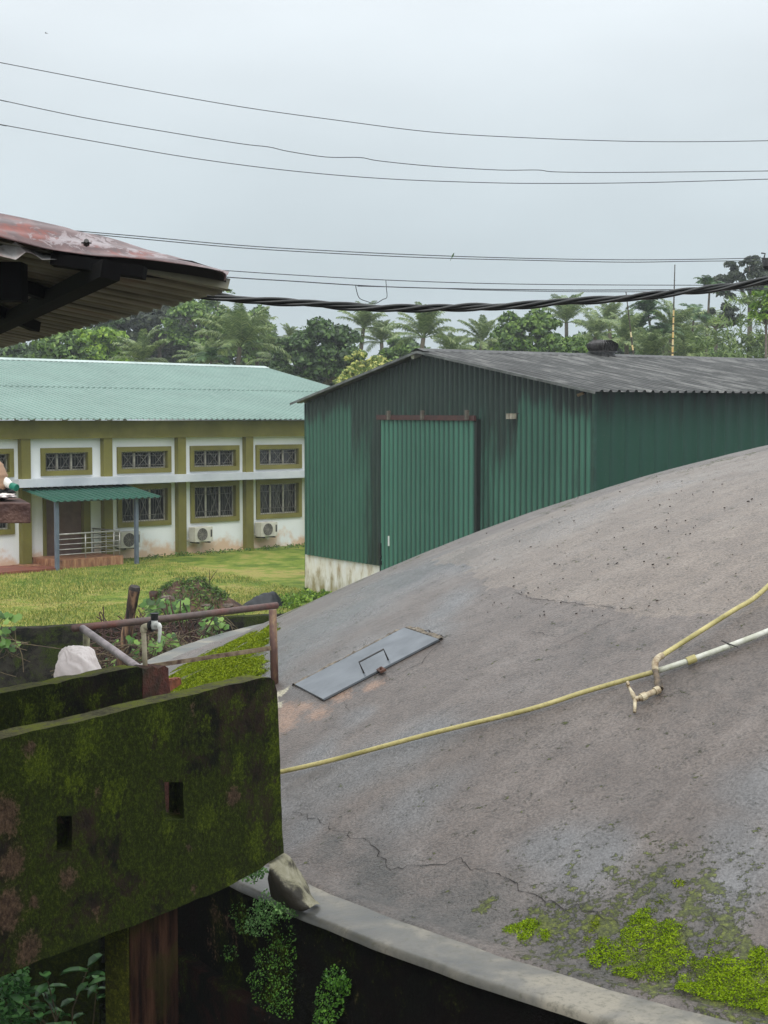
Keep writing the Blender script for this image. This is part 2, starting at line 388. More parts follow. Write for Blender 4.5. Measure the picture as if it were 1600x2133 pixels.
thin = [(1250, 1930, 240), (1500, 1950, 220), (1100, 1960, 150), (1400, 2080, 220), (1430, 1900, 150)]
wx = n3(DX, DY, 1, 1.1); wy = n3(DX, DY, 9, 1.1)
JX = DX+(wx-.5)*.9; JY = DY+(wy-.5)*.9
A_moss = np.maximum(blobs(JX, JY, mosspts)*.95, blobs(JX, JY, thin)*.40)
sv = [ondome(a, b) for a, b in ((1250, 1022), (1330, 998), (1420, 976), (1520, 955), (1180, 1052), (900, 1150), (760, 1205), (700, 1232))]
for c in sv: A_moss = np.maximum(A_moss, np.clip(1-np.hypot(JX-c[0], (JY-c[1]))/.55, 0, 1)*.42)
A_wet_sheen = blobs(JX, JY, [(700, 1620, 130), (650, 1720, 80), (820, 1560, 110), (900, 1700, 120), (960, 1240, 90), (700, 1500, 60), (680, 1300, 160), (850, 1200, 160), (1000, 1150, 130), (600, 1370, 140), (1150, 1100, 120), (760, 1370, 150), (1400, 1010, 110, 1.1), (1250, 1060, 90), (1560, 1650, 110), (1500, 1800, 120), (1150, 1800, 100), (650, 1560, 70), (900, 1300, 110)])
def inpoly(X, Y, poly):
    ins = np.zeros(X.shape, bool); n = len(poly)
    for i in range(n):
        x1, y1 = poly[i]; x2, y2 = poly[(i+1) % n]
        c = ((y1 > Y) != (y2 > Y)) & (X < (x2-x1)*(Y-y1)/(y2-y1+1e-12)+x1); ins ^= c
    return ins
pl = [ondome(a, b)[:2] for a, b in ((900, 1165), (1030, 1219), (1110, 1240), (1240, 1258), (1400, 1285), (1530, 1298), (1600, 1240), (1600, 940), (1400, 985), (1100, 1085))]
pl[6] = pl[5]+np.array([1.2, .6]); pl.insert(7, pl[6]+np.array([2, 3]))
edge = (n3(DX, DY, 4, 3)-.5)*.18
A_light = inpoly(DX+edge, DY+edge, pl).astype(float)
A_rust = blobs(JX*.5+DX*.5, JY*.5+DY*.5, [(610, 1470, 45), (590, 1500, 45), (660, 1480, 30), (720, 1440, 30), (780, 1420, 25), (640, 1465, 30)])
A_lime = blobs(JX*.5+DX*.5, JY*.5+DY*.5, [(598, 1440, 26), (625, 1425, 18), (580, 1455, 22), (605, 1455, 20)])
A_dark = blobs(JX, JY, [(820, 1860, 110), (950, 1920, 120), (1200, 2000, 130), (1450, 2000, 160), (700, 1800, 60), (1300, 1900, 100), (1560, 2090, 130), (1100, 1960, 90)])*.95+blobs(JX, JY, [(1250, 1330, 130), (1500, 1420, 120)])*.25
V = np.stack([DX, DY, DZ], -1); m_, n_ = V.shape[:2]
I = (np.arange(m_-1)[:, None]*n_+np.arange(n_-1)[None]).ravel()
F = np.stack([I, I+n_, I+n_+1, I+1], -1)
npmesh('dome_roof', V.reshape(-1, 3), F, dome_mat(), tank, smooth=True,
       attrs=dict(moss=A_moss.ravel(), wet=A_wet_sheen.ravel(), light=A_light.ravel(), rust=A_rust.ravel(), lime=A_lime.ravel(), dark=A_dark.ravel(), arc=(TT*TR*.8).ravel(), rad=RR_.ravel()))
# rim band + ring wall
th2 = np.linspace(0, 2*math.pi, 721)
rimm = Mt('pale_wet_cement_band'); rn = rimm.noise(2.2, 5, .6, dist=.5); rf = rimm.noise(30, 5, .7)
rc = rimm.ramp(rn, [(.36, (80, 81, 78)), (.5, (106, 104, 97)), (.62, (140, 134, 120))])
rc = rimm.mix(rimm.mr(rf, .5, .66, 0, .7), rc, (88, 86, 74)); rimm.col(rc).rough(rimm.mr(rn, .3, .7, .25, .55)).bump(rf, .18, .008)
jj = (n3(np.cos(th2)*RO, np.sin(th2)*RO, 0, 6, 4)-.5)*.03; jj[-1] = jj[0]
prof = [(TR-.03, RIMZ-.03), (TR+.06, RIMZ+.0), (TR+.12, RIMZ+.004), (TR+.26, RIMZ), (RO-.02, RIMZ-.004), (RO, RIMZ-.02), (RO+.004, RIMZ-.045)]
G = np.zeros((len(th2), len(prof), 3))
for j, (r_, z_) in enumerate(prof):
    k = jj*(1 if j >= 4 else .0); r2 = r_+k
    G[:, j] = np.stack([TC[0]+r2*np.cos(th2), TC[1]+r2*np.sin(th2), np.full_like(th2, z_)+(n3(th2*9, th2*0, j, 1)-.5)*.006], -1)
MB().grid(G).build('rim_band', rimm.m, tank, smooth=True)
ringm = mossy_mat('black_algae_wall', .1, .6, ((40, 28, 22), (13, 11, 10)), False, .08)
zz = np.linspace(RIMZ-.03, -1.4, 26); G = np.zeros((len(th2), 26, 3))
for j, z_ in enumerate(zz):
    r2 = RO-.035+(n3(np.cos(th2)*9, np.sin(th2)*9, z_, 4, 3)-.5)*.025
    r2[-1] = r2[0]
    G[:, j] = np.stack([TC[0]+r2*np.cos(th2), TC[1]+r2*np.sin(th2), np.full_like(th2, z_)], -1)
rwo = MB().grid(G).build('ring_wall', ringm, tank, smooth=True)
cy_ = [(oncyl(a, b, RO), r_) for a, b, r_ in ((560, 1900, 50), (570, 1980, 55), (565, 2050, 65), (570, 2110, 75), (530, 2020, 45), (545, 2130, 60), (500, 1930, 40), (690, 2070, 30), (1150, 2120, 30))]
A_ = np.zeros(G.shape[:2])
for c, r_ in cy_: A_ = np.maximum(A_, np.clip(1.2-np.linalg.norm(G-c[None, None], axis=-1)/(r_*c[1]/FPX), 0, 1))
B_ = np.zeros(G.shape[:2])
for a, b, r_ in ((440, 1890, 40), (425, 1960, 45), (480, 1985, 35), (400, 2030, 40), (470, 1930, 30), (640, 1990, 20)):
    c = oncyl(a, b, RO); B_ = np.maximum(B_, np.clip(1.2-np.linalg.norm(G-c[None, None], axis=-1)/(r_*c[1]/FPX), 0, 1))
rwo.data.attributes.new('bare', 'FLOAT', 'POINT').data.foreach_set('value', (B_*.7).ravel().astype(np.float32))
at_ = rwo.data.attributes.new('green', 'FLOAT', 'POINT'); at_.data.foreach_set('value', A_.ravel().astype(np.float32))
# footing ledge (lower ring)
Pl = oncyl(590, 2133, RO+.04); zl = Pl[2]
prof = [(RO-.05, zl+.01), (RO+.03, zl), (RO+.04, zl-.012), (RO+.04, -1.4)]
G = np.zeros((len(th2), len(prof), 3))
for j, (r_, z_) in enumerate(prof): G[:, j] = np.stack([TC[0]+r_*np.cos(th2), TC[1]+r_*np.sin(th2), np.full_like(th2, z_)], -1)
MB().grid(G).build('footing', mossy_mat('red_stained_footing', .1, .7, ((72, 36, 28), (32, 20, 17)), False, top=False), tank)
# cracks
def strip_on_dome(mb, pts, wd, jit=.012, up=.004):
    P = [ondome(*p) for p in pts]; out = []
    for a, b in zip(P[:-1], P[1:]):
        n = max(2, int(np.linalg.norm(b-a)/.035))
        for i in range(n): out.append(a+(b-a)*i/n)
    out.append(P[-1]); out = np.array(out)
    out[1:-1, :2] += rng.normal(size=(len(out)-2, 2))*jit
    vs = []
    for i, p in enumerate(out):
        d = out[min(i+1, len(out)-1)]-out[max(i-1, 0)]; d = d/(np.linalg.norm(d)+1e-9)
        nrm = domen(p[0], p[1]); s_ = np.cross(nrm, d); s_ /= np.linalg.norm(s_)+1e-9
        wv = wd*(.25+rng.random()*1.1)*min(1, (i+.4)/3, (len(out)-i-.4)/3)/2
        z0 = domez(p[0], p[1])+(n3(np.array([p[0]]), np.array([p[1]]), 0, .9, 3)[0]-.5)*.02+(n3(np.array([p[0]]), np.array([p[1]]), 0, 5, 3)[0]-.5)*.006
        c = np.array([p[0], p[1], z0])+nrm*up
        vs += [c-s_*wv, c+s_*wv]
    mb.add(vs, [(2*i, 2*i+1, 2*i+3, 2*i+2) for i in range(len(out)-1)])
crm = simple('crack_shadow_filler', (52, 47, 43), (30, 27, 25), 30, .9, 0)
c1 = MB(); strip_on_dome(c1, [(612, 1688), (640, 1705), (690, 1722), (735, 1745), (760, 1752), (782, 1778), (815, 1812), (870, 1808), (920, 1805), (960, 1795), (975, 1803), (1010, 1822), (1060, 1830), (1080, 1855), (1110, 1868), (1170, 1888), (1230, 1902), (1290, 1930)], .005)
c1.build('crack', crm, tank)
for k, pts in enumerate([[(862, 1308), (930, 1326), (940, 1320)], [(928, 1332), (905, 1348), (880, 1380), (830, 1402)],
                         [(1100, 1318), (1130, 1318), (1160, 1328)], [(1150, 1352), (1200, 1330), (1240, 1308), (1295, 1286)],
                         [(1480, 1880), (1482, 1920), (1500, 1935), (1540, 1945)], [(1070, 1232), (1110, 1246), (1160, 1252), (1240, 1264), (1330, 1272)], [(715, 1458), (725, 1475), (728, 1480)]]):
    c1 = MB(); strip_on_dome(c1, pts, (.012, .005, .0035, .003, .004, .0045, .003)[k], .008); c1.build('crack', crm, tank)
# hatch
hc = [ondome(*p) for p in ((842, 1307), (914, 1331), (673, 1456), (614, 1425))]
hctr = sum(hc)/4; u_ = hc[0]-hc[3]+hc[1]-hc[2]; u_ /= np.linalg.norm(u_)
n_h = domen(hctr[0], hctr[1]); v_ = np.cross(n_h, u_); v_ /= np.linalg.norm(v_)       # v points up-slope / away
n_h = np.cross(u_, v_)
hp = []
for p in ((842, 1307), (914, 1331), (673, 1456), (614, 1425)): hp.append(onplane(p[0], p[1], hctr+n_h*.016, n_h))
steel = simple('wet_grey_steel', (104, 110, 116), (80, 86, 92), 5, .32, .12, 30, .003, .5)
darkst = simple('dark_steel_rod', (50, 48, 46), (34, 32, 30), 20, .5, .1)
rust_s = simple('brown_rust', (96, 62, 46), (58, 36, 28), 30, .7, .3)
mbh = MB(); top = hp; bot = [p-n_h*.012 for p in hp]
mbh.add(top+bot, [(0, 1, 2, 3), (7, 6, 5, 4), (0, 4, 5, 1), (1, 5, 6, 2), (2, 6, 7, 3), (3, 7, 4, 0)])
hatch = mbh.build('hatch_cover', steel, tank); hatch['label'] = 'grey steel hatch plate'
# frame of the hatch: dark recess lip and broken mortar kerb
mbk = MB()
fr = [hctr+(p-hctr)*1.0-n_h*.055 for p in hp]
bo = [p+((p-hctr)/np.linalg.norm(p-hctr))*.022-n_h*.045 for p in hp]
mbk.add([p-n_h*.014 for p in hp]+bo, [(0, 4, 5, 1), (1, 5, 6, 2), (2, 6, 7, 3), (3, 7, 4, 0)])
mbk.build('hatch_frame', crm, tank)
mbk = MB(); rows_ = []
kp = []
for (a, b) in ((3, 0), (0, 1)):
    for i in range(40): kp.append((hp[a]+(hp[b]-hp[a])*(i/40), (hp[0]-hp[1 if a == 3 else 3])/np.linalg.norm(hp[0]-hp[1 if a == 3 else 3])))
for i, (p, o_) in enumerate(kp):
    w1 = .022+.05*rng.random()**2*(1 if i < 40 else .8); q0, q1, q2 = p+o_*.008, p+o_*(.012+w1*.5), p+o_*(.014+w1)
    rows_.append([np.array([q[0], q[1], domez(q[0], q[1])+h_]) for q, h_ in ((q0, -.004), (q0, .010+.008*rng.random()), (q1, .008+.014*rng.random()), (q2, -.006))])
mbk.grid(np.array(rows_))
mbk.build('mortar_kerb', simple('flaking_mortar', (138, 128, 112), (74, 66, 58), 25, .85, .6), tank)
def hpt(px, py, h=0.0): return onplane(px, py, hctr+n_h*(.016+h), n_h)
ha = hpt(758, 1402); hb = hpt(809, 1375); hh = .085
MB().tube([ha, ha+n_h*hh, hb+n_h*hh, hb], .0065, 8).build('handle', darkst, hatch, smooth=False)
la = hpt(795, 1397); MB().box(la+n_h*.006+v_*.0, (u_, v_, n_h), (.022, .045, .007)).tube([la+n_h*.012-v_*.01, la+n_h*.03-v_*.01], .009, 8).build('hasp', rust_s, hatch)

# moss cushions as real relief
def moss_field(name, lst, label, mat, hmax=.05, res=.018, seed=0, thr=.5, ys=1.5):
    cs = [ondome(a, b) for a, b, *_ in lst]; Rr = [l[2]*c[1]/FPX for l, c in zip(lst, cs)]
    x0 = min(c[0]-r*1.6 for c, r in zip(cs, Rr)); x1 = max(c[0]+r*1.6 for c, r in zip(cs, Rr))
    y0 = min(c[1]-r*1.5*ys for c, r in zip(cs, Rr)); y1 = max(c[1]+r*1.5*ys for c, r in zip(cs, Rr))
    X, Y = np.meshgrid(np.arange(x0, x1, res), np.arange(y0, y1, res), indexing='ij')
    X = X+rng.normal(size=X.shape)*res*.2; Y = Y+rng.normal(size=X.shape)*res*.2
    m = np.zeros_like(X)
    for c, R in zip(cs, Rr): m = np.maximum(m, np.clip(1.4-np.hypot(X-c[0], (Y-c[1])/ys)/R, 0, 1))
    f = m*1.5-.75+(n3(X, Y, seed, 3.0, 4)-.5)*2.2+(n3(X, Y, seed+77, 9, 4)-.5)*1.5+(n3(X, Y, seed+31, 30, 3)-.5)*.9
    ok = (f > thr-.55) & (m > .02) & (rng.random(X.shape) < np.clip((f-thr+.55)/.75, 0, 1)**1.3) & (np.hypot(X-TC[0], Y-TC[1]) < TR-.02)
    xs, ys_, fs = X[ok], Y[ok], np.clip((f[ok]-thr+.3)/1.0, 0, 1)
    xs = np.repeat(xs, 3)+rng.normal(size=3*len(xs))*res*.6; ys_ = np.repeat(ys_, 3)+rng.normal(size=len(xs))*res*.6; fs = np.repeat(fs, 3); n = len(xs)
    hb_ = fs*hmax*(.2+1.2*n3(xs, ys_, seed+9, 14, 3)); zb0_ = domez(xs, ys_)+hb_-.004
    B = np.stack([xs, ys_, zb0_], -1); a = rng.random(n)*6.28; sz = res*(.7+.7*rng.random(n))*(.6+.5*fs)
    s1 = np.stack([np.cos(a), np.sin(a), 0*a], -1)*sz[:, None]*.75; tl = np.stack([rng.normal(size=n)*.5, rng.normal(size=n)*.5, .35+.5*rng.random(n)], -1)*sz[:, None]
    V = np.stack([B-s1, B+s1, B+tl], 1).reshape(-1, 3)
    o = npmesh(name, V, np.arange(3*n).reshape(-1, 3), mat, org=V.mean(0), attrs={'lush': np.repeat(fs, 3)})
    tag(o, label, 'moss', kind='stuff'); return o
mossM = Mt('bright_moss'); f_ = mossM.math('ADD', mossM.math('MULTIPLY', mossM.island(), .3), mossM.math('MULTIPLY', mossM.noise(14, 5, .65), .7))
mc = mossM.ramp(f_, [(.25, (86, 108, 8)), (.5, (116, 142, 12)), (.75, (152, 174, 32))])
mc = mossM.mix(mossM.mr(mossM.attr('lush'), .05, .42, 1, 0, True), mc, mossM.ramp(f_, [(.3, (44, 50, 18)), (.7, (84, 94, 30))])); mossM.col(mc).rough(.85).spec(.15)
mossM2 = Mt('yellow_moss'); f_ = mossM2.math('ADD', mossM2.math('MULTIPLY', mossM2.island(), .3), mossM2.math('MULTIPLY', mossM2.noise(14, 5, .65), .7))
mc = mossM2.ramp(f_, [(.25, (78, 94, 10)), (.5, (112, 130, 16)), (.75, (146, 156, 34))])
mc = mossM2.mix(mossM2.mr(mossM2.attr('lush'), .05, .45, 1, 0, True), mc, mossM2.ramp(f_, [(.3, (46, 50, 24)), (.7, (84, 88, 36))])); mossM2.col(mc).rough(.85).spec(.15)
moss_field('moss', [(1330, 1965, 62), (1390, 1935, 38), (1290, 1995, 40), (1245, 2005, 26), (1360, 2010, 34), (1345, 1985, 70), (1260, 1985, 50), (1400, 1965, 50), (1340, 1930, 40), (1300, 2020, 50)], 'bright green moss cushion in the middle of the dome foot, lower right', mossM, .022, .0065, 1, .28)
moss_field('moss', [(1480, 2060, 60), (1545, 2050, 50), (1590, 2010, 40), (1560, 2110, 60), (1430, 2055, 30), (1600, 2060, 60), (1500, 2040, 60), (1440, 2075, 50), (1530, 2090, 70), (1590, 2100, 80), (1470, 2080, 50)], 'largest bright green moss cushion, in the bottom right corner of the dome', mossM, .024, .0065, 2, .18)
moss_field('moss', [(1105, 1932, 34), (1070, 1938, 26), (1088, 1958, 30), (1130, 1945, 24)], 'small green moss tuft left of the big moss cushions', mossM, .008, .006, 3, .62)
moss_field('moss', [(1240, 1935, 24), (1225, 1960, 18)], 'narrow green moss patch just under the long crack', mossM2, .010, .006, 4, .3)
moss_field('moss', [(1415, 1842, 18), (1375, 1888, 26), (1520, 1905, 22), (1535, 1930, 18)], 'scattered olive moss flecks above the bright moss cushions', mossM2, .006, .006, 5, .4)
moss_field('moss', [(985, 1898, 20)], 'small dull green moss spot nearest the pale rim band', mossM2, .006, .006, 6, .3)
moss_field('moss', [(455, 1395, 60), (410, 1385, 50), (500, 1365, 46), (530, 1335, 36), (430, 1420, 55), (560, 1308, 22), (380, 1400, 40), (420, 1400, 60), (470, 1360, 50), (510, 1400, 50), (545, 1330, 30), (500, 1345, 45), (450, 1420, 50)], 'yellow green moss carpet on the dome edge behind the rusty pipe railing', mossM2, .010, .012, 7, -.1, 3.6)
# debris chips on dome
mb = MB()
for i in range(130):
    px, py = (rng.uniform(1000, 1600), rng.uniform(990, 1290)) if i < 150 else (rng.uniform(620, 1600), rng.uniform(1250, 2000))
    c = ondome(px, py)
    if np.hypot(c[0]-TC[0], c[1]-TC[1]) > TR-.1 or c[2] < RIMZ: continue
    nn = domen(c[0], c[1]); a = rng.random()*6; t1 = np.cross(nn, [math.cos(a), math.sin(a), 0]); t1 /= np.linalg.norm(t1); t2 = np.cross(nn, t1)
    s_ = rng.uniform(.002, .0085)*(1 if i < 150 else .8); c[2] = domez(c[0], c[1])+.004
    mb.box(c, (t1, t2, nn), (s_, s_*rng.uniform(.2, .6), .003))
tag(mb.build('debris', simple('leaf_crumbs', (52, 40, 32), (34, 28, 24), 9, .8, 0)), 'dark crumbs of leaves and bark scattered over the dome', 'debris', kind='stuff')
# ------------------------------------------------------------------ pipes on the dome
pvc_y = Mt('aged_yellow_pvc'); a = pvc_y.noise(6, 5, .6); b = pvc_y.noise(60, 4, .7)
pvc_y.col(pvc_y.mix(pvc_y.mr(b, .52, .7, 0, .5), pvc_y.ramp(a, [(.3, (140, 132, 74)), (.6, (186, 174, 116))]), (90, 80, 40))).rough(.4)
pvc_w = simple('algae_stained_white_pvc', (206, 206, 196), (160, 162, 140), 12, .4, .1)
pvc_c = simple('dirty_cream_pvc', (200, 188, 158), (130, 108, 80), 25, .55, .3, 60, .004)
pvc_b = simple('grimy_brown_pvc', (120, 104, 84), (60, 52, 44), 25, .6, .3, 60, .004)
def dpt(px, py, h): 
    c = ondome(px, py)
    n = domen(c[0], c[1]); return c+n*h
def smoothpath(P, k=6):
    P = [np.array(p) for p in P]; out = []
    for i in range(len(P)-1):
        a = P[max(i-1, 0)]; b = P[i]; c = P[i+1]; d = P[min(i+2, len(P)-1)]
        for j in range(k):
            t = j/k; out.append(.5*((2*b)+(-a+c)*t+(2*a-5*b+4*c-d)*t*t+(-a+3*b-3*c+d)*t**3))
    out.append(P[-1]); return out
wp = thing('water_pipe', dpt(1100, 1489, 0), 'long yellowed pipe running along the foot of the dome from the mossy wall', 'pipe')
P = [dpt(*p, .035) for p in ((575, 1621), (695, 1594), (897, 1540), (1105, 1489), (1225, 1451), (1375, 1408))]
MB().tube(smoothpath(P), .0145, 12).build('pipe_run', pvc_y.m, wp, smooth=True)
P2 = [dpt(*p, .035) for p in ((1375, 1408), (1450, 1383), (1600, 1327), (1720, 1270), (1850, 1205), (2000, 1130), (2200, 1040))]
o = MB().tube(smoothpath(P2), .0175, 12).build('pipe_run', pvc_w, wp, smooth=True); o['label'] = 'whiter pipe length'
MB().tube([dpt(1434, 1389, .035), dpt(1452, 1382, .035)], .024, 14).build('coupling', pvc_y.m, wp, smooth=False)
MB().tube([dpt(1508, 1352, .055), dpt(1520, 1358, .056), dpt(1540, 1362, .045)], .004, 6).build('tie_wire', darkst, wp)
up = thing('branch_pipe', dpt(1378, 1440, 0), 'upper yellow pipe sloping up the dome and ending in a small tap', 'pipe')
E0 = dpt(1381, 1402, .10)
P = [E0]+[dpt(*p, h) for p, h in (((1412, 1378), .09), ((1530, 1292), .06), ((1570, 1265), .05), ((1605, 1235), .05), ((1680, 1165), .05), ((1760, 1105), .05), ((1850, 1040), .05), ((1950, 980), .05))]
MB().tube(smoothpath(P), .015, 12).build('pipe_run', pvc_y.m, up, smooth=True)
E1 = dpt(1373, 1424, .085); E2 = dpt(1377, 1445, .03)
MB().tube(smoothpath([E0+(P[1]-E0)*.25, E0, E0*.5+E1*.5+np.array([-.01, 0, .01]), E1]), [.0195]*19, 12).build('elbow', pvc_c, up, smooth=True)
MB().tube([E1, E2], .017, 12).tube([E1*.4+E2*.6, E2], .023, 12).build('riser', pvc_b, up, smooth=False)
E3 = dpt(1335, 1470, .045)
MB().tube([E2, E3], .0165, 12).build('pipe_stub', pvc_c, up, smooth=True)
d_ = (E3-E2)/np.linalg.norm(E3-E2)
MB().tube([E2+d_*.005, E2+d_*.035], .023, 12).build('collar', pvc_c, up); MB().tube([E3-d_*.05, E3-d_*.015], .0235, 12).build('collar', pvc_c, up)
tb = MB(); T0 = dpt(1328, 1472, .05); T1 = dpt(1317, 1455, .09); T2 = dpt(1324, 1490, .02)
tb.tube([E3, T0], [.015, .017], 12).tube([T0, T0*.55+T1*.45, T0*.4+T1*.6, T1], [.015, .012, .009, .007], 10).tube([T0, T2], [.012, .009], 10)
t_ = tb.build('tap', pvc_c, up, smooth=True)
dd = (T1-T0)/np.linalg.norm(T1-T0)
MB().box(T1+dd*.002, (dd, np.cross(dd, d_)/np.linalg.norm(np.cross(dd, d_)), d_), (.014, .014, .007)).build('tap_handle', pvc_c, t_)

# ================================================================== MOSSY CHANNEL WALLS
AD = np.array([.537, .843, 0]); AD /= np.linalg.norm(AD); AN = np.array([AD[1], -AD[0], 0])
PA = atY(592, 1778, 7.5)
PB = atY(320, 1388, 7.7)
def slab(name, P0, poly, holes, thick, mat, parent, res=.05, amp=.006, seed=0, capmat=None, attrs=None):
    """upright slab: outline given in photograph pixels on the plane through P0 facing AN"""
    def uv(p): q = onplane(p[0], p[1], P0, AN); return np.array([(q-P0)@AD, q[2]])
    def dens(pts):
        P = [uv(p) for p in pts]; out = []
        for a, b in zip(P, P[1:]+P[:1]):
            n = max(1, int(np.linalg.norm(b-a)/res))
            for i in range(n): out.append(a+(b-a)*i/n)
        out = np.array(out)
        return out+ (np.stack([n3(out[:, 0], out[:, 1], seed, 9, 3), n3(out[:, 0], out[:, 1], seed+7, 9, 3)], -1)-.5)*.018
    loops = [dens(poly)]+[dens(h) for h in holes]
    pts = np.concatenate(loops); edges = []; b = 0
    for l in loops:
        n = len(l); edges += [(b+i, b+(i+1) % n) for i in range(n)]; b += n
    def ins(q):
        if not inpoly(np.array([q[0]]), np.array([q[1]]), [tuple(p) for p in loops[0]])[0]: return False
        return not any(inpoly(np.array([q[0]]), np.array([q[1]]), [tuple(p) for p in l])[0] for l in loops[1:])
    mn, mxx = loops[0].min(0), loops[0].max(0)
    gx, gy = np.meshgrid(np.arange(mn[0]+res/2, mxx[0], res), np.arange(mn[1]+res/2, mxx[1], res), indexing='ij')
    inner = np.stack([gx.ravel(), gy.ravel()], -1)
    ok = inpoly(inner[:, 0], inner[:, 1], [tuple(p) for p in loops[0]])
    for l in loops[1:]: ok &= ~inpoly(inner[:, 0], inner[:, 1], [tuple(p) for p in l])
    inner = inner[ok]
    dm = np.min(np.hypot(inner[:, None, 0]-pts[None, :, 0], inner[:, None, 1]-pts[None, :, 1]), 1); inner = inner[dm > res*.45]
    allp = np.concatenate([pts, inner])
    rv, re_, rf_, *_ = delaunay_2d_cdt([Vector(p) for p in allp], edges, [], 0, 1e-7)
    rv = np.array([tuple(p) for p in rv]); tris = []
    for f in rf_:
        c = rv[list(f)].mean(0)
        if ins(c): tris.append(tuple(f))
    disp = (n3(rv[:, 0], rv[:, 1], seed+3, 4, 4)-.5)*amp*2
    nb = len(pts); rimd = np.zeros(len(rv)); 
    front = P0[None]*[1, 1, 0]+rv[:, :1]*AD[None]+rv[:, 1:]*np.array([[0, 0, 1.]])+AN[None]*disp[:, None]
    back = front-AN[None]*(thick+2*disp[:, None])
    hs0 = len(loops[0]); back[hs0:len(pts)] += AD*.085
    m = MB(); n = len(rv)
    m.add(front, tris); m.add(back, [t[::-1] for t in tris])
    base = len(m.v)-2*n; o = 0
    for l in loops:
        k = len(l)
        # rounded arris: use same verts, add one mid row pushed out
        for i in range(k):
            a, c = o+i, o+(i+1) % k
            m.f.append((base+c, base+a, base+n+a, base+n+c))
        o += k
    ob = m.build(name, mat, parent)
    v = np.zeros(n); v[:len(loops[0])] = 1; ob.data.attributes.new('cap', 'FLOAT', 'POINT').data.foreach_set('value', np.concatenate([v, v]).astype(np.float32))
    for nm_, lst in (attrs or {}).items():
        v = np.zeros(n)
        for (px_, py_, r_) in lst:
            c0 = onplane(px_, py_, P0, AN); v = np.maximum(v, np.clip(1.25-np.linalg.norm(front-c0[None], axis=1)/(r_*c0[1]/FPX), 0, 1))
        at_ = ob.data.attributes.new(nm_, 'FLOAT', 'POINT'); at_.data.foreach_set('value', np.concatenate([v, v]).astype(np.float32))
    return ob
wallA = thing('channel_wall', PA*[1, 1, 0]+np.array([0, 0, 1.7]), 'nearest mossy concrete wall panel with two slots, on the left foreground', 'wall')
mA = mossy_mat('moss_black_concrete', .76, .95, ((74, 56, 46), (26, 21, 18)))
slot1 = [(345, 1628), (383, 1630), (384, 1706), (345, 1712)]
slot2 = [(120, 1702), (151, 1700), (151, 1776), (120, 1782)]
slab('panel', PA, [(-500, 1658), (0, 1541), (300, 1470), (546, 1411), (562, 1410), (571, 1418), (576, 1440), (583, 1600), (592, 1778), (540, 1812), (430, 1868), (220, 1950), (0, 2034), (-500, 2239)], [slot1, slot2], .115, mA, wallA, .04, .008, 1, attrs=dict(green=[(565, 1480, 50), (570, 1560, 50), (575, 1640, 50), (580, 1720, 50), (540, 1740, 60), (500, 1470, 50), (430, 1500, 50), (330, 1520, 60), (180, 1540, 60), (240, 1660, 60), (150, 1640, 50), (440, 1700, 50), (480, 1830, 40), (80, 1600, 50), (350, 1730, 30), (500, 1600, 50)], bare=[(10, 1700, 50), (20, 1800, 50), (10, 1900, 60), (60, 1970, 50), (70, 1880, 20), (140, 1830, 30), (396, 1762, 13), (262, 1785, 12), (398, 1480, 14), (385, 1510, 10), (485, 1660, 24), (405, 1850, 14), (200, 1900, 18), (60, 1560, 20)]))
wallB = thing('channel_wall', PB*[1, 1, 0]+np.array([0, 0, 1.7]), 'mossy concrete wall behind the nearest one, with a broken red brick end and a tap on it', 'wall')
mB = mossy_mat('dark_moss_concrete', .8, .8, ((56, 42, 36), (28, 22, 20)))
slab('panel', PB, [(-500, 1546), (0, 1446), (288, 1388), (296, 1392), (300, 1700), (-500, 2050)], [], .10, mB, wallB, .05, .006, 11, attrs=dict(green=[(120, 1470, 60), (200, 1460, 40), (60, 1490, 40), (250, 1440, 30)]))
redm = Mt('broken_laterite'); a = redm.noise(9, 5, .65); b = redm.noise(40, 4, .7)
redm.col(redm.mix(redm.mr(redm.noise(5, 4), .45, .6, 0, .8), redm.ramp(a, [(.3, (50, 26, 20)), (.65, (108, 56, 43))]), (42, 46, 22))).rough(.85).bump(b, 1, .02)
slab('broken_end', PB+AN*.004, [(297, 1391), (305, 1395), (318, 1390), (330, 1393), (343, 1386), (351, 1392), (356, 1450), (364, 1500), (386, 1580), (388, 1740), (298, 1700)], [], .115, redm.m, wallB, .03, .012, 21)
# channel floor between walls, and the support pier
ch = MB(); c0 = PA*[1, 1, 0]-AN*.40; zb = onplane(592, 1778, PA, AN)[2]
ch.box(c0-AD*1.38+np.array([0, 0, zb+.03]), (AD, AN, (0, 0, 1)), (1.36, .275, .035))
ch.build('channel_floor', simple('wet_channel_floor', (92, 62, 50), (56, 40, 34), 4, .5, .4), wallB)
pm = Mt('streaked_pier'); a = pm.noise(12, 5, .65, (1, 1, .1)); b = pm.noise(60, 3, .7)
pc = pm.ramp(a, [(.4, (12, 7, 5)), (.5, (36, 21, 15)), (.62, (66, 45, 32))])
pm.col(pm.mix(pm.mr(pm.noise(5, 4), .5, .6, 0, .6), pc, (44, 42, 16))).rough(.9).spec(.08).bump(b, .6, .01)
pier = thing('support_pier', PA*[1, 1, 0]-AD*.9+np.array([0, 0, -1.3]), 'square stained pier under the nearest mossy wall', 'pillar')
pc0 = onplane(272, 1950, PA-AN*.03, AN); 
MB().box(pc0*[1, 1, 0]+AD*.16-AN*.075+np.array([0, 0, .22]), (AD, AN, (0, 0, 1)), (.16, .072, 1.56)).build('shaft', pm.m, pier)
gm = mossy_mat('yellow_green_moss_skin', 1.0, 1.0, spot=False, top=False, green2=((24, 26, 5), (56, 60, 10), (98, 100, 24)))
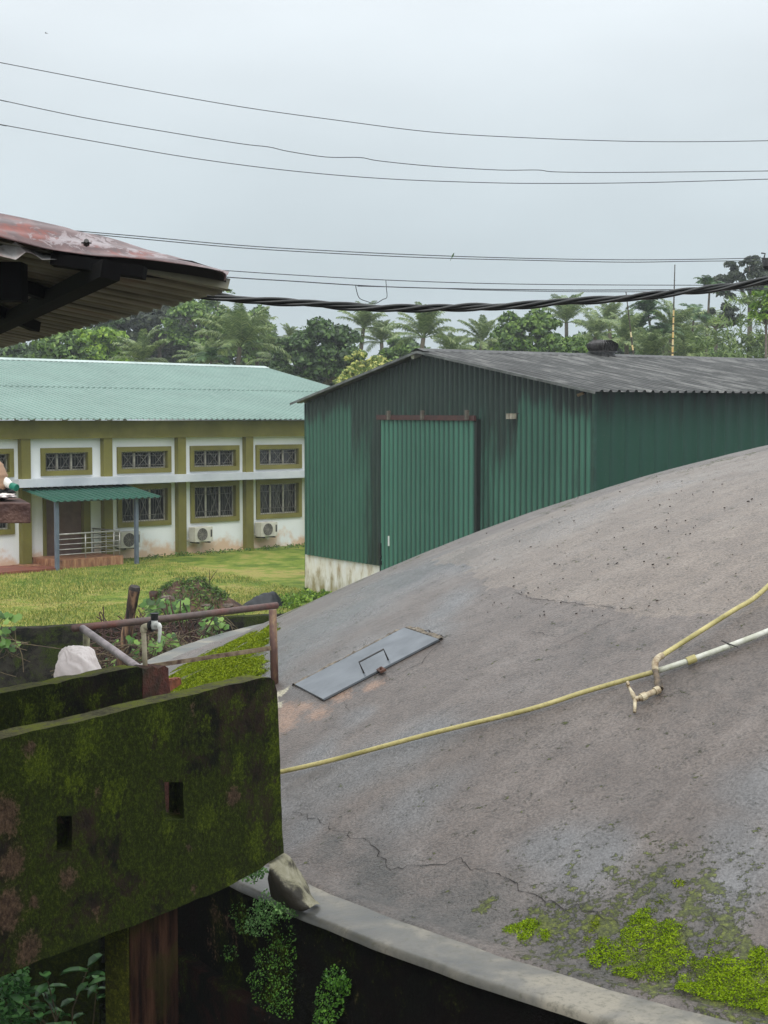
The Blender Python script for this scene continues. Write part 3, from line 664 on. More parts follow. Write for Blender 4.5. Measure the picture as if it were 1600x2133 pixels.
MB().box(pc0*[1, 1, 0]-AD*.006-AN*.075+np.array([0, 0, .22]), (AD, AN, (0, 0, 1)), (.005, .066, 1.55)).build('moss_coat', gm, pier)
# lump of concrete where the wall meets the rim
lm = Mt('pale_chipped_concrete'); a = lm.noise(9, 5, .65, dist=.6); lge = N(lm.t, 'ShaderNodeNewGeometry'); lz = N(lm.t, 'ShaderNodeSeparateXYZ'); lm.L(lge.outputs['Normal'], lz.inputs[0]); lm.col(lm.mix(lm.mr(lm.math('ADD', lz.outputs['Z'], lm.mr(a, .3, .7, -.3, .3)), .35, .6), (44, 40, 30), lm.ramp(a, [(.3, (84, 82, 56)), (.48, (128, 124, 100)), (.7, (160, 156, 138))]))).rough(.6).bump(lm.noise(40, 4), .5, .01)  # pale top, dark sides by normal: light and shade painted into the colour
ta = [atY(553, 1790, 7.46), atY(592, 1777, 7.56), atY(622, 1812, 7.60), atY(640, 1843, 7.58), atY(655, 1872, 7.52), atY(668, 1884, 7.46)]
tb3 = [atY(562, 1800, 7.40), atY(578, 1822, 7.38), atY(596, 1840, 7.36), atY(618, 1848, 7.36), atY(632, 1868, 7.36), atY(648, 1889, 7.36)]
tc3 = [atY(558, 1830, 7.42), atY(572, 1848, 7.40), atY(590, 1872, 7.38), atY(606, 1888, 7.36), atY(624, 1898, 7.34), atY(645, 1892, 7.35)]
td3 = [np.array([p[0]+.01, p[1]+.05, p[2]-q_]) for p, q_ in zip(tc3, (.11, .09, .06, .03, .02, .01))]
G = np.array([smoothpath(q_, 5) for q_ in (ta, [(a+b)/2+np.array([0, 0, .006]) for a, b in zip(ta, tb3)], tb3, [(a+b)/2+np.array([0, -.008, 0]) for a, b in zip(tb3, tc3)], tc3, td3)])
G = G+(fbm(G*22.0, 3)-.5)[..., None]*.010
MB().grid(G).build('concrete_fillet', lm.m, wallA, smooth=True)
# platform hidden behind wall B (carries rail posts and the bag)
plat = thing('concrete_platform', (-2.6, 9.6, -1.3), 'concrete platform behind the tap wall carrying the pipe railing', 'platform')
MB().box((-2.62, 10.0, .2), ((1, 0, 0), (0, 1, 0), (0, 0, 1)), (1.0, 1.45, 1.5)).build('block', mB, plat)

# ------------------------------------------------------------------ railing of old pipe
rl = thing('pipe_railing', atY(575, 1425, 12.9), 'rusty pipe railing with brace between the mossy wall and the dome', 'railing')
rpm = Mt('rusty_pipe'); a = rpm.noise(3.5, 5, .6); b = rpm.noise(30, 5, .7)
rpm.col(rpm.mix(rpm.mr(b, .45, .65, 0, .6), rpm.ramp(a, [(.3, (82, 76, 74)), (.5, (104, 84, 78)), (.65, (118, 74, 66))]), (60, 50, 46))).rough(.6).bump(b, .4, .004)
rpg = simple('grey_galvanised_pipe', (158, 146, 146), (104, 94, 94), 9, .5, .3)
rpp = Mt('post_pipe'); a = rpp.noise(8, 5, .65, (1, 1, .4)); rpp.col(rpp.ramp(a, [(.35, (52, 38, 36)), (.52, (96, 68, 58)), (.7, (176, 148, 100))])).rough(.6)
R0 = atY(152, 1309, 11.6); R1 = atY(577, 1261, 12.9)
MB().tube([R0, R0*.5+R1*.5+np.array([0, 0, -.006]), R1], .0285, 14).build('top_rail', rpm.m, rl, smooth=True)
pb = ondome(573, 1424); pt = np.array([R1[0]-.02, R1[1], R1[2]-.02]); pt = atY(568, 1270, pb[1])
MB().tube([pb-np.array([0, 0, .1]), pt], .0285, 14).build('post', rpp.m, rl, smooth=True)
q0 = atY(180, 1315, 11.68); MB().tube([q0, atY(180, 1400, 11.68), np.array([q0[0], q0[1], 1.2])], .027, 12).build('post', simple('lichen_pipe', (150, 148, 112), (92, 86, 66), 20, .7, .3), rl, smooth=True)
MB().tube([atY(172, 1309, 11.60), atY(282, 1387, 10.6), atY(330, 1424, 10.2)], .0285, 14).build('brace', rpg, rl, smooth=True)
m0 = atY(565, 1350, pb[1]-.02); m1 = atY(310, 1388, 11.6); m2 = atY(200, 1404, 11.0)
MB().bar(m0, m1, .02, .032).bar(m1, m2, .02, .032).build('mid_rail', simple('flaking_flat_bar', (150, 134, 108), (78, 54, 46), 14, .7, .4), rl)
# wooden / sticker tap on wall B
tp = thing('garden_tap', atY(303, 1388, 7.72), 'cream plastic standpipe with a white tap and black sleeve on the broken wall end', 'tap')
s0 = atY(303, 1388, 7.74); s1 = atY(299, 1312, 7.74)
cream = simple('cream_pvc', (214, 204, 176), (176, 164, 134), 12, .45, .1)
whitep = simple('white_plastic', (240, 240, 234), (222, 220, 210), 10, .4, .05)
blk = simple('black_rubber', (22, 22, 22), (14, 14, 14), 10, .5, .1)
MB().tube([s0-np.array([0, 0, .03]), s1], .0125, 12).build('standpipe', cream, tp, smooth=True)
s2 = atY(301, 1306, 7.74); s3 = atY(314, 1304, 7.72)
MB().tube(smoothpath([s1-np.array([0, 0, .012]), s1, s2, s3]), .0165, 12).build('elbow', cream, tp, smooth=True)
s4 = atY(316, 1304, 7.72); ax = (s3-s2)/np.linalg.norm(s3-s2)
MB().tube([s4-ax*.007, s4+ax*.007], .029, 18).build('washer', blk, tp)
v0 = atY(322, 1302, 7.70); v1 = atY(322, 1292, 7.70); v2 = atY(322, 1279, 7.70)
tp_b = MB().tube([s4, v0], .013, 10).tube([atY(322, 1310, 7.7), v1], .0165, 12).tube(smoothpath([v0, atY(331, 1302, 7.66), atY(333, 1315, 7.65), atY(331, 1338, 7.65)]), [.0125]*10+[.0095]*5+[.0075]*4, 10).build('tap_body', whitep, tp, smooth=True)
MB().tube([v1, v2], .0185, 14).tube([v2, v2+np.array([0, 0, .004])], .024, 14).build('tap_sleeve', blk, tp)
# crumpled white bag
from mathutils import noise as mn
bagm = simple('crumpled_white_plastic', (246, 236, 232), (232, 212, 206), 6, .35, .6, 14, .02, .5)
bc = atY(162, 1400, 9.6); bm = []
nu, nv = 110, 80; G = np.zeros((nu+1, nv+1, 3))
for i in range(nu+1):
    a = 2*math.pi*i/nu
    for j in range(nv+1):
        t = j/nv*math.pi; sx_ = math.sin(t)
        d = Vector((math.cos(a)*sx_, math.sin(a)*sx_, math.cos(t)))
        uu, vv = d.x*.8-d.z*.6, d.x*.6+d.z*.8
        w_ = mn.noise(d*1.8)*.8
        fa = math.atan2(d.y, d.x+.35*d.z)
        k = 1+.16*mn.noise(d*1.5+Vector((4, 2, 1)))-.085*abs(math.sin(4.3*fa+3.2*w_+1.5*d.z))*math.sin(t)-.05*abs(mn.noise(Vector((uu*9+w_*2, d.y*6, vv*3.5+w_*3))))
        G[i, j] = [bc[0]+d.x*k*.16-(.02 if d.x < 0 else .0)*max(d.z, 0)+.02*(1-abs(d.z)), bc[1]+d.y*k*.14, bc[2]-.04+d.z*k*(.215 if d.z > 0 else .3)]
G[-1] = G[0]
bg_ = MB().grid(G); bagT = Mt('translucent_bag'); bagT.col((250, 244, 241)).rough(.3); tr_ = N(bagT.t, 'ShaderNodeBsdfTranslucent'); tr_.inputs[0].default_value = lin((250, 238, 234)); ms_2 = N(bagT.t, 'ShaderNodeMixShader'); ms_2.inputs[0].default_value = .4; bagT.L(bagT.b.outputs[0], ms_2.inputs[1]); bagT.L(tr_.outputs[0], ms_2.inputs[2]); bagT.L(ms_2.outputs[0], bagT.out.inputs[0]); bagT.bump(bagT.noise(16, 4, .6, dist=1.5), .5, .02)
bo_ = bg_.build('plastic_bag', bagT.m, org='base', smooth=True)
tag(bo_, 'crumpled white plastic bag sticking up behind the mossy walls', 'bag')
# orange brick on dome foot
bp = ondome(363, 1436); brick = MB().box(bp+np.array([0, 0, .03]), (AD, AN, (0, 0, 1)), (.055, .03, .05))
for k in (-1, 0, 1): brick.box(bp+np.array([0, 0, .086])+AD*k*.035, (AD, AN, (0, 0, 1)), (.009, .033, .008))
tag(brick.build('brick', simple('orange_brick', (168, 98, 70), (110, 64, 48), 14, .8, .5), org='base'), 'orange clay brick beside the broken wall end at the moss carpet', 'brick')

# ================================================================== RETAINING WALL C
rw = thing('retaining_wall', GA, 'low mossy retaining wall holding back the lawn behind the railing', 'wall')
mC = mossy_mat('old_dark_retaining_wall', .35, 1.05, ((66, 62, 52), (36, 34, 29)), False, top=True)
mb = MB(); su = np.linspace(-14, 26, 260); top_ = .02+(n3(su, su*0, 2, 1.2)-.5)*.10
prf = [(-.02, -1.45), (0.0, -.2), (.0, -.01), (.02, 0.0), (.24, 0.0), (.26, -.3)]
G = np.zeros((len(su), len(prf), 3))
for j, (o_, z_) in enumerate(prf):
    rough_ = (n3(su, su*0, j*3, 3)-.5)*.05
    P = GA[None]+gd[None]*su[:, None]-gn[None]*(.10-o_+rough_[:, None]); P[:, 2] = z_+(top_ if z_ > -.25 else 0)
    G[:, j] = P
mb.grid(G).build('masonry', mC, rw, smooth=False)

# ================================================================== WHITE BUILDING
WB = thing('office_building', FP, 'long white single storey building with olive pillars and a pale green metal roof', 'building')
def fr_(px, py, off=0.0):
    q = onplane(px, py, FP+FN*off, FN); return (q-FP)@FD, q[2]
def fpt(s, z, off=0.0):
    q = FP+FD*s+FN*off; return np.array([q[0], q[1], z])
olive = simple('olive_paint', (124, 119, 54), (104, 99, 44), 1.2, .75, .05)
white = wallwhite()
zU = (fr_(445, 928)[1], fr_(445, 981)[1]); zL = (fr_(447, 1003)[1], fr_(447, 1087)[1])
pitch_s = None
wx_ = [(84, 190), (243, 355), (395, 497), (532, 627)]
S = [(fr_(a, 955)[0], fr_(b, 955)[0]) for a, b in wx_]
# facade bays
wins = []
for s0_, s1_ in S: wins.append((s0_, s1_, zU[1], zU[0]))
for (a, b) in wx_[1:]: wins.append((fr_(a+1, 1045)[0], fr_(b, 1045)[0], zL[1], zL[0]))
sL = (fr_(-70, 955)[0], fr_(27, 955)[0]); wins.append((sL[0], sL[1], zU[1], zU[0])); wins.append((fr_(-68, 1100)[0], fr_(29, 1100)[0], zL[1], zL[0]))
for k in (1, 2, 3):      # bays hidden behind the shed
    d = (S[3][0]-S[2][0])*k; wins.append((S[3][0]+d, S[3][1]+d, zU[1], zU[0])); wins.append((S[3][0]+d, S[3][1]+d, zL[1], zL[0]))
sEnd = fr_(920, 873)[0]; wins = [w_ for w_ in wins if w_[1] < sEnd-.3]
sBeg = fr_(-500, 955)[0]
zTop = fr_(300, 876, .3)[1]
dr = (fr_(89, 1100)[0], fr_(188, 1100)[0], .28, fr_(140, 1034)[1])
holes = wins+[dr]
ss = sorted(set([sBeg, sEnd]+[h[0] for h in holes]+[h[1] for h in holes])); zs = sorted(set([0.0, zTop]+[h[2] for h in holes]+[h[3] for h in holes]))
mb = MB()
for a, b in zip(ss[:-1], ss[1:]):
    for c, d in zip(zs[:-1], zs[1:]):
        ms_, mz_ = (a+b)/2, (c+d)/2
        if any(h[0] < ms_ < h[1] and h[2] < mz_ < h[3] for h in holes): continue
        mb.add([fpt(a, c), fpt(b, c), fpt(b, d), fpt(a, d)], [(0, 1, 2, 3)])
W_ = 16.5
c1_, c2_ = fpt(sEnd, 0), fpt(sEnd, 0, -W_); c3_, c4_ = fpt(sBeg, 0, -W_), fpt(sBeg, 0)
up_ = np.array([0, 0, zTop])
for a, b in ((c1_, c2_), (c2_, c3_), (c3_, c4_)): mb.add([a, b, b+up_, a+up_], [(0, 1, 2, 3)])
wall = mb.build('wall', white, WB)
oliveD = olive
glass = Mt('dark_window'); glass.col(glass.ramp(glass.noise(1.2, 3), [(.4, (10, 11, 14)), (.6, (30, 30, 36))])).rough(.15).spec(.6); glass = glass.m
grl = simple('white_grille', (118, 116, 108), (84, 82, 76), 5, .6, 0)
for (a, b, c, d) in wins:
    m = MB(); fw = .13; dp = .16
    # raised surround
    def bx(m, s0, s1, z0, z1, o0, o1): m.box(fpt((s0+s1)/2, (z0+z1)/2, (o0+o1)/2), (FD, FN, (0, 0, 1)), (abs(s1-s0)/2, abs(o1-o0)/2, abs(z1-z0)/2))
    bx(m, a, b, d-fw, d, -.02, .05); bx(m, a, b, c, c+fw, -.02, .05); bx(m, a, a+fw, c+fw, d-fw, -.02, .05); bx(m, b-fw, b, c+fw, d-fw, -.02, .05)
    # reveal
    A, B, C_, D_ = a+fw, b-fw, c+fw, d-fw
    m.add([fpt(A, C_), fpt(A, D_), fpt(A, D_, -dp), fpt(A, C_, -dp)], [(0, 1, 2, 3)]); m.add([fpt(B, C_), fpt(B, D_), fpt(B, D_, -dp), fpt(B, C_, -dp)], [(0, 1, 2, 3)])
    m.add([fpt(A, D_), fpt(B, D_), fpt(B, D_, -dp), fpt(A, D_, -dp)], [(0, 1, 2, 3)]); m.add([fpt(A, C_), fpt(B, C_), fpt(B, C_, -dp), fpt(A, C_, -dp)], [(0, 1, 2, 3)])
    win = m.build('window', olive, WB)
    MB().add([fpt(A, C_, -dp+.01), fpt(B, C_, -dp+.01), fpt(B, D_, -dp+.01), fpt(A, D_, -dp+.01)], [(0, 1, 2, 3)]).build('pane', glass, win)
    m = MB(); o = -dp+.05
    for k in (0, 1, 2, 3):
        s_ = A+(B-A)*k/3; bx(m, s_-.022, s_+.022, C_, D_, o-.02, o+.02)
    bx(m, A, B, C_, C_+.035, o-.02, o+.02); bx(m, A, B, D_-.035, D_, o-.02, o+.02)
    m.build('mullions', simple('pale_window_frame', (196, 192, 176), None, 5, .6, 0) if 'mm' not in globals() else mm, win)
    mm = bpy.data.materials['pale_window_frame']
    m = MB(); o = -dp+.11; nb = max(6, int((B-A)/.085))
    for k in range(nb+1):
        s_ = A+(B-A)*k/nb; m.bar(fpt(s_, C_, o), fpt(s_, D_, o), .008, .008, FN)
    for z_ in ((C_*.8+D_*.2), (C_*.25+D_*.75)): m.bar(fpt(A, z_, o+.01), fpt(B, z_, o+.01), .012)
    for k in range(3):
        s0_, s1_ = A+(B-A)*k/3+.08, A+(B-A)*(k+1)/3-.08; zm = (C_+D_)/2
        m.bar(fpt(s0_, C_+.05, o+.02), fpt(s1_, D_-.05, o+.02), .013); m.bar(fpt(s0_, D_-.05, o+.02), fpt(s1_, C_+.05, o+.02), .013)
    m.build('grille', grl, win)
# pillars and beam
bz0 = fr_(400, 911, .17)[1]
for (a, b) in ((40, 65.5), (213, 235.5), (368, 388.5), (509, 528.5)):
    s1_ = fr_(b, 1050, .17)[0]
    m = MB().box(fpt(s1_-.14, bz0/2, .085), (FD, FN, (0, 0, 1)), (.14, .085, bz0/2)); m.build('pillar', olive, WB)
s1_ = fr_(528.5, 1050, .17)[0]; dlt = (fr_(528.5, 1050, .17)[0]-fr_(388.5, 1050, .17)[0])
for k in (1, 2): MB().box(fpt(s1_+dlt*k-.14, bz0/2, .085), (FD, FN, (0, 0, 1)), (.14, .085, bz0/2)).build('pillar', olive, WB)
MB().box(fpt((sBeg+sEnd)/2, (bz0+zTop)/2, .10), (FD, FN, (0, 0, 1)), ((sEnd-sBeg)/2, .10, (zTop-bz0)/2)).build('beam', olive, WB)
# sunshade band
zb1 = fr_(378, 988.7, .45)[1]; zb0 = fr_(378, 1004, .45)[1]
MB().box(fpt((fr_(20, 1000)[0]+sEnd)/2, (zb0+zb1)/2, .225), (FD, FN, (0, 0, 1)), ((sEnd-fr_(20, 1000)[0])/2, .228, (zb1-zb0)/2)).build('sunshade_ledge', simple('grey_white_ledge', (206, 210, 216), (180, 186, 194), 1.0, .7, .1), WB)
# door
MB().box(fpt((dr[0]+dr[1])/2, (dr[2]+dr[3])/2, -.12), (FD, FN, (0, 0, 1)), ((dr[1]-dr[0])/2-.1, .02, (dr[3]-dr[2])/2)).build('door', simple('brown_door', (122, 98, 88), (98, 74, 66), 2.5, .5, .1, spec=.5), WB)
m = MB(); bx(m, dr[0], dr[0]+.10, dr[2], dr[3], -.16, .03); bx(m, dr[1]-.22, dr[1], dr[2], dr[3], -.16, .03); bx(m, dr[0]+.05, dr[1]-.1, dr[3]-.06, dr[3]+.02, -.14, .02); m.build('door_frame', olive, WB)
# roof: corrugated, slope
ridge = onplane(570, 768, FP+FN*0, FN)
Rp = onplane(570, 767, FP-FN*8.3, FN); ez = fr_(300, 874, .55)[1]
eave_s = fr_(920, 874, .5)[0]; rs = (Rp-FP)@FD; rz_ = Rp[2]
def corr(P0, ddir, dup_, L, H, pitch, amp, nrm, prof=((0, 0), (.25, 0), (.35, 1), (.65, 1), (.75, 0)), rows=2, zfun=None, wob=0):
    """corrugated sheet; profile repeats along ddir, extruded along dup_; returns grid"""
    us = []; hs = []; n = int(L/pitch)
    for i in range(n+1):
        for a, h in prof:
            u = (i+a)*pitch
            if u <= L: us.append(u); hs.append(h*amp)
    us = np.array(us); hs = np.array(hs); G = np.zeros((len(us), rows, 3))
    for r in range(rows):
        t = r/(rows-1); Hh = H if not callable(H) else H(us)
        w_ = (n3(us, us*0+t*5, 3, .8)-.5)*wob
        G[:, r] = P0[None]+ddir[None]*us[:, None]+dup_[None]*(np.broadcast_to(Hh, us.shape)*t)[:, None]+nrm[None]*(hs+w_)[:, None]
    return G, us
E0_ = fpt(sBeg, ez, .55); Rr_ = fpt(sBeg, rz_, -8.3); sl_ = Rr_-E0_; SL = np.linalg.norm(sl_); sl_ /= SL; nr = np.cross(FD, sl_); nr *= np.sign(nr[2])
groof = Mt('pale_green_roof_sheet'); a = groof.noise(.6, 4)
groof.col(groof.mix(groof.mr(groof.noise(8, 4, .6, (1, 1, 1)), .55, .75, 0, .2), groof.mix(groof.mr(groof.noise(3, 5, .7, (1, 1, .2)), .4, .62, 0, .35), groof.ramp(a, [(.3, (106, 134, 124)), (.7, (120, 150, 139))]), (136, 160, 150)), (92, 108, 98))).rough(.35).spec(.5)
G, us = corr(E0_, FD, sl_, eave_s-sBeg, SL*.5, .20, .032, nr); MB().grid(G).build('roof_sheet', groof.m, WB)
G, us = corr(E0_+sl_*(SL*.5-.15)+nr*.016, FD, sl_, eave_s-sBeg, SL*.5+.15, .20, .032, nr); MB().grid(G).build('roof_sheet', groof.m, WB)
B0 = fpt(sBeg, ez, -8.3*2-.55); sb = Rr_-B0; sb /= np.linalg.norm(sb); nb_ = np.cross(sb, FD); nb_ *= np.sign(nb_[2])
G, us = corr(B0, FD, sb, eave_s-sBeg, SL, .20, .032, nb_); MB().grid(G).build('roof_sheet', groof.m, WB)
rcp = MB(); L_ = eave_s-sBeg
a0 = Rr_+nr*.05-sl_*.28; a1 = Rr_+np.array([0, 0, .07]); a2 = Rr_+nb_*.05-sb*.28
rcp.add([a0, a0+FD*L_, a1+FD*L_, a1, a2+FD*L_, a2], [(0, 1, 2, 3), (3, 2, 4, 5)]); rcp.build('ridge_cap', simple('pale_ridge_cap', (190, 205, 200), (160, 180, 172), 1, .4, .03), WB)
# gable wall end + verge trim
mb = MB().add([fpt(sEnd, zTop), fpt(sEnd, zTop, -W_), fpt(sEnd, rz_-.1, -8.3)], [(0, 1, 2)]); mb.build('gable', white, WB)
# AC units
def ac(x0, x1, y0, y1, label):
    s0_, zt = fr_(x0, y0, .35); s1_, _ = fr_(x1, y0, .35); z0 = fr_(x0, y1, .35)[1]; s0_ += .05
    t = thing('air_conditioner', fpt((s0_+s1_)/2, z0, .2), label, 'air conditioner', 'outdoor air conditioner units under the windows')
    W = s1_-s0_; H = zt-z0
    m = MB(); bx(m, s0_, s1_, z0, zt, .06, .36); b = m.build('casing', simple('ac_casing', (214, 212, 200), (190, 186, 172), 3, .5, 0) if 'ac_casing' not in bpy.data.materials else bpy.data.materials['ac_casing'], t)
    bv = b.modifiers.new('b', 'BEVEL'); bv.width = .012; bv.segments = 2
    fc = fpt(s0_+W*.40, (z0+zt)/2, .362); R = H*.42
    dk = bpy.data.materials.get('ac_dark') or simple('ac_dark', (70, 68, 64), (50, 50, 48), 5, .6, 0)
    gr = bpy.data.materials.get('ac_grille') or simple('ac_grille', (150, 146, 136), (120, 116, 108), 5, .6, 0)
    m = MB().tube([fc, fc+FN*.006], R, 28); m.build('fan_opening', dk, t)
    m = MB()
    for k in range(5):
        rr_ = R*(k+1)/5; pts = [fc+FN*.016+(FD*math.cos(a)+np.array([0, 0, 1])*math.sin(a))*rr_ for a in np.linspace(0, 2*math.pi, 25)]; m.tube(pts, .006, 4, False)
    for k in range(10):
        a = k*math.pi/5; m.bar(fc+FN*.014, fc+FN*.014+(FD*math.cos(a)+np.array([0, 0, 1])*math.sin(a))*R, .009, .006, FN)
    m.build('fan_grille', gr, t)
    m = MB(); bx(m, s1_-W*.13, s1_-W*.05, z0+H*.3, z0+H*.8, .36, .366); m.build('service_panel', dk, t)
    m = MB(); bx(m, s0_+.1, s0_+.14, z0-.04, z0-.003, .0, .38); bx(m, s1_-.14, s1_-.1, z0-.04, z0-.003, .0, .38); bx(m, s0_+.12, s1_-.12, z0-.035, z0-.01, .01, .03); m.build('bracket', dk, t)
    m = MB().tube(smoothpath([fpt(s0_+.03, z0+.1, .1), fpt(s0_-.08, z0+.05, .06), fpt(s0_-.14, zt, .04), fpt(s0_-.16, zt+.7, .04), fpt(s0_-.16, zt+1.1, .04)]), .022, 7); m.build('pipe', mm, t, smooth=True)
ac(249, 292, 1109, 1143, 'white air conditioner unit partly behind the porch post')
ac(403, 443, 1099, 1130, 'white air conditioner unit on the wall between the two right pillars')
ac(541, 578, 1089, 1119, 'white air conditioner unit nearest the green shed')
# porch slab, canopy, railing
ps0 = fr_(122, 1170, 1.3)[0]; ps1 = fr_(255, 1170, 1.3)[0]
step = thing('porch_step', fpt((ps0+ps1)/2, 0, .65), 'raised red brown porch slab with a stained front edge at the brown door', 'step')
stm = Mt('laterite_stained_slab'); a = stm.noise(9, 5, .65, (1, 1, .25)); stm.col(stm.ramp(a, [(.3, (104, 66, 50)), (.5, (150, 104, 76)), (.7, (190, 150, 112))])).rough(.7)
m = MB(); bx(m, ps0, ps1, -.05, .33, .02, 1.34); m.build('slab', stm.m, step)
m = MB(); bx(m, ps0-.55, ps0-.01, -.05, .17, .02, .7); m.build('lower_step', stm.m, step)
can = thing('porch_canopy', fpt((ps0+ps1)/2, 0, 1.4), 'green corrugated canopy on two blue grey posts over the brown door', 'canopy')
czb = fr_(150, 1014)[1]; czf = fr_(220, 1041, 1.64)[1]; cs0 = fr_(37, 1020)[0]; cs1 = fr_(260, 1012)[0]
C0 = fpt(cs0, czb, 0.03); C1 = fpt(cs0, czf, 1.7); dv = C1-C0; DL = np.linalg.norm(dv); dv /= DL; nn = np.cross(FD, dv); nn *= np.sign(nn[2])
G, us = corr(C0, FD, dv, cs1-cs0, DL, .20, .03, nn); MB().grid(G).build('roof_sheet', shed_mat('green_canopy_sheet', (40, 84, 70), (60, 108, 92), False), can)
blu = simple('blue_grey_post', (110, 121, 136), (94, 104, 118), 3, .5, .05)
for px in (118, 284):
    s_ = fr_(px, 1100, 1.5)[0]; m = MB(); bx(m, s_-.045, s_+.045, 0.02, czf+.03, 1.455, 1.545); m.build('post', blu, can)
m = MB(); bx(m, cs0+.2, cs1-.1, czf-.02, czf+.035, 1.47, 1.53); bx(m, cs0+.2, cs1-.1, czb-.09, czb-.03, .04, .1); m.build('beam', blu, can)
prl = thing('porch_railing', fpt(ps0, .33, 1.27), 'steel railing with five bars around the porch slab', 'railing')
ssm = simple('stainless_bars', (196, 194, 188), (160, 158, 152), 5, .35, 0, metal=.4)
zr1 = fr_(180, 1110, 1.27)[1]; zr0 = fr_(180, 1152, 1.27)[1]; pe = ps1-.06
m = MB()
for k in range(5):
    z_ = zr0+(zr1-zr0)*k/4; r_ = .022 if k == 4 else .012
    m.tube([fpt(ps0+.02, z_, 1.27), fpt(pe, z_, 1.27)], r_, 7); m.tube([fpt(pe, z_, 1.27), fpt(pe, z_, .05)], r_, 7)
m.build('bars', ssm, prl, smooth=True)
for s_, o_ in ((fr_(178, 1130, 1.27)[0], 1.27), (fr_(237, 1130, 1.27)[0], 1.27), (pe, 1.27), (pe, .66), (pe, .08)):
    MB().tube([fpt(s_, .33, o_), fpt(s_, zr1, o_)], .016, 7).build('post', ssm, prl, smooth=True)
m = MB(); bx(m, sBeg, ps0-.03, .10, .16, .02, 1.5)
tag(m.build('paving', simple('red_paving', (142, 84, 66), (110, 62, 50), 2, .6, .2)), kind='structure')

# ================================================================== GREEN SHED
SR = onZ(1240, 2000, 0); SR = np.array([(1238-800)/FPX*26.4, 26.4, 0.0])
SG = np.array([-.53, .848, 0]); SG /= np.linalg.norm(SG); SN = np.array([-SG[1], SG[0], 0]); SN = -np.array([SG[1], -SG[0], 0])   # faces camera-left
SN = np.array([-.848, -.53, 0]); SN /= np.linalg.norm(SN); SDr = -SN     # SDr: depth direction of the shed
SHD = thing('green_shed', SR+SG*5, 'large dark green corrugated metal shed with a sliding door behind the dome', 'shed')
def sg(px, py, off=0.0):
    q = onplane(px, py, SR+SN*off, SN); return (q-SR)@SG, q[2]
def spt(s, z, off=0.0):
    q = SR+SG*s+SN*off; return np.array([q[0], q[1], z])
sl0, zlt = sg(634, 846); _, zpl = sg(640, 1155)
LA, zLA = sg(604, 840, .3); AA, zAA = sg(868, 731, .3); BA, zBA = sg(1240, 815, .3)
def roofz(s): return np.where(s < AA, zBA+(zAA-zBA)*(s-BA)/(AA-BA), zAA+(zLA-zAA)*(s-AA)/(LA-AA))
def shed_panel(name, s0, s1, zb, ztf, off, pitch, amp, mat, parent, stain_shade=None, prof=((0, 0), (.22, 0), (.34, 1), (.88, 1))):
    us = []; hs = []
    for i in range(int((s1-s0)/pitch)+1):
        for a, h in prof:
            u = s0+(i+a)*pitch
            if u <= s1: us.append(u); hs.append(h*amp)
    us = np.array(us); hs = np.array(hs); rows = 26; G = np.zeros((len(us), rows, 3)); T = ztf(us)
    for r in range(rows):
        t = r/(rows-1); z_ = zb+(T-zb)*t
        P = SR[None]+SG[None]*us[:, None]+SN[None]*(off+hs+(n3(us, z_, 5, .9)-.5)*.012)[:, None]; P[:, 2] = z_; G[:, r] = P
    m_, n_ = G.shape[:2]; I = (np.arange(m_-1)[:, None]*n_+np.arange(n_-1)[None]).ravel(); F = np.stack([I, I+n_, I+n_+1, I+1], -1)
    at = stain_shade(G[..., :3], us) if stain_shade else np.zeros(m_*n_)
    return npmesh(name, G.reshape(-1, 3), F, mat, parent, attrs={'stain_shade': at, 'groove_shade': np.repeat(hs < amp*.5, rows).astype(float), 'sheet': np.repeat(_h(np.floor(us/1.01).astype(np.int64), np.full(len(us), 3), np.full(len(us), int(off*100)))-.5, rows)})
dS0, dZt = sg(993, 873, .1); dS1, _ = sg(795, 876, .1)
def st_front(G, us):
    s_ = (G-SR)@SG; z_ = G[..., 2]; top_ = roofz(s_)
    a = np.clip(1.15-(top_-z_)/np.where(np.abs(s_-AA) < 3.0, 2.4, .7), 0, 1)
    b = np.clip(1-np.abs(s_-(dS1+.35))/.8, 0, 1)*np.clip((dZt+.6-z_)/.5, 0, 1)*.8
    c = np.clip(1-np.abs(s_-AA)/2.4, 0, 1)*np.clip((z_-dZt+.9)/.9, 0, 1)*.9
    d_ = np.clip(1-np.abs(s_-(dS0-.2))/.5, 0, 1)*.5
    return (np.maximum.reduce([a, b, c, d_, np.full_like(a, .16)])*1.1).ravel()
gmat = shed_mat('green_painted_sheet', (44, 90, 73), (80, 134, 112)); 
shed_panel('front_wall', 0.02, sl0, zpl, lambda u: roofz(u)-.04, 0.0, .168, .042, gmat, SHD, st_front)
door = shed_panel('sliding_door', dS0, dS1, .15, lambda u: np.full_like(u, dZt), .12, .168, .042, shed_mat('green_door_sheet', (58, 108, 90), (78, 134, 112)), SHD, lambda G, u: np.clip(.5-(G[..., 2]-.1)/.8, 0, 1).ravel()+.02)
dem = simple('black_green_edge', (26, 34, 30), None, 4, .6, 0); MB().bar(spt(dS0-.03, .1, .09), spt(dS0-.03, dZt, .09), .06, .1, SN).build('door_edge', dem, door)
m = MB(); m.bar(spt(dS1+.015, .1, .09), spt(dS1+.015, dZt, .09), .03, .08, SN)
m.build('door_edge', dem, door)
zr_ = sg(893, 871, .16)[1]
m = MB().bar(spt(dS0-.05, zr_, .17), spt(dS1+.06, zr_+.02, .17), .05, .10, (0, 0, 1)); m.build('door_rail', simple('maroon_rail', (84, 50, 46), (60, 38, 36), 8, .6, .2), SHD)
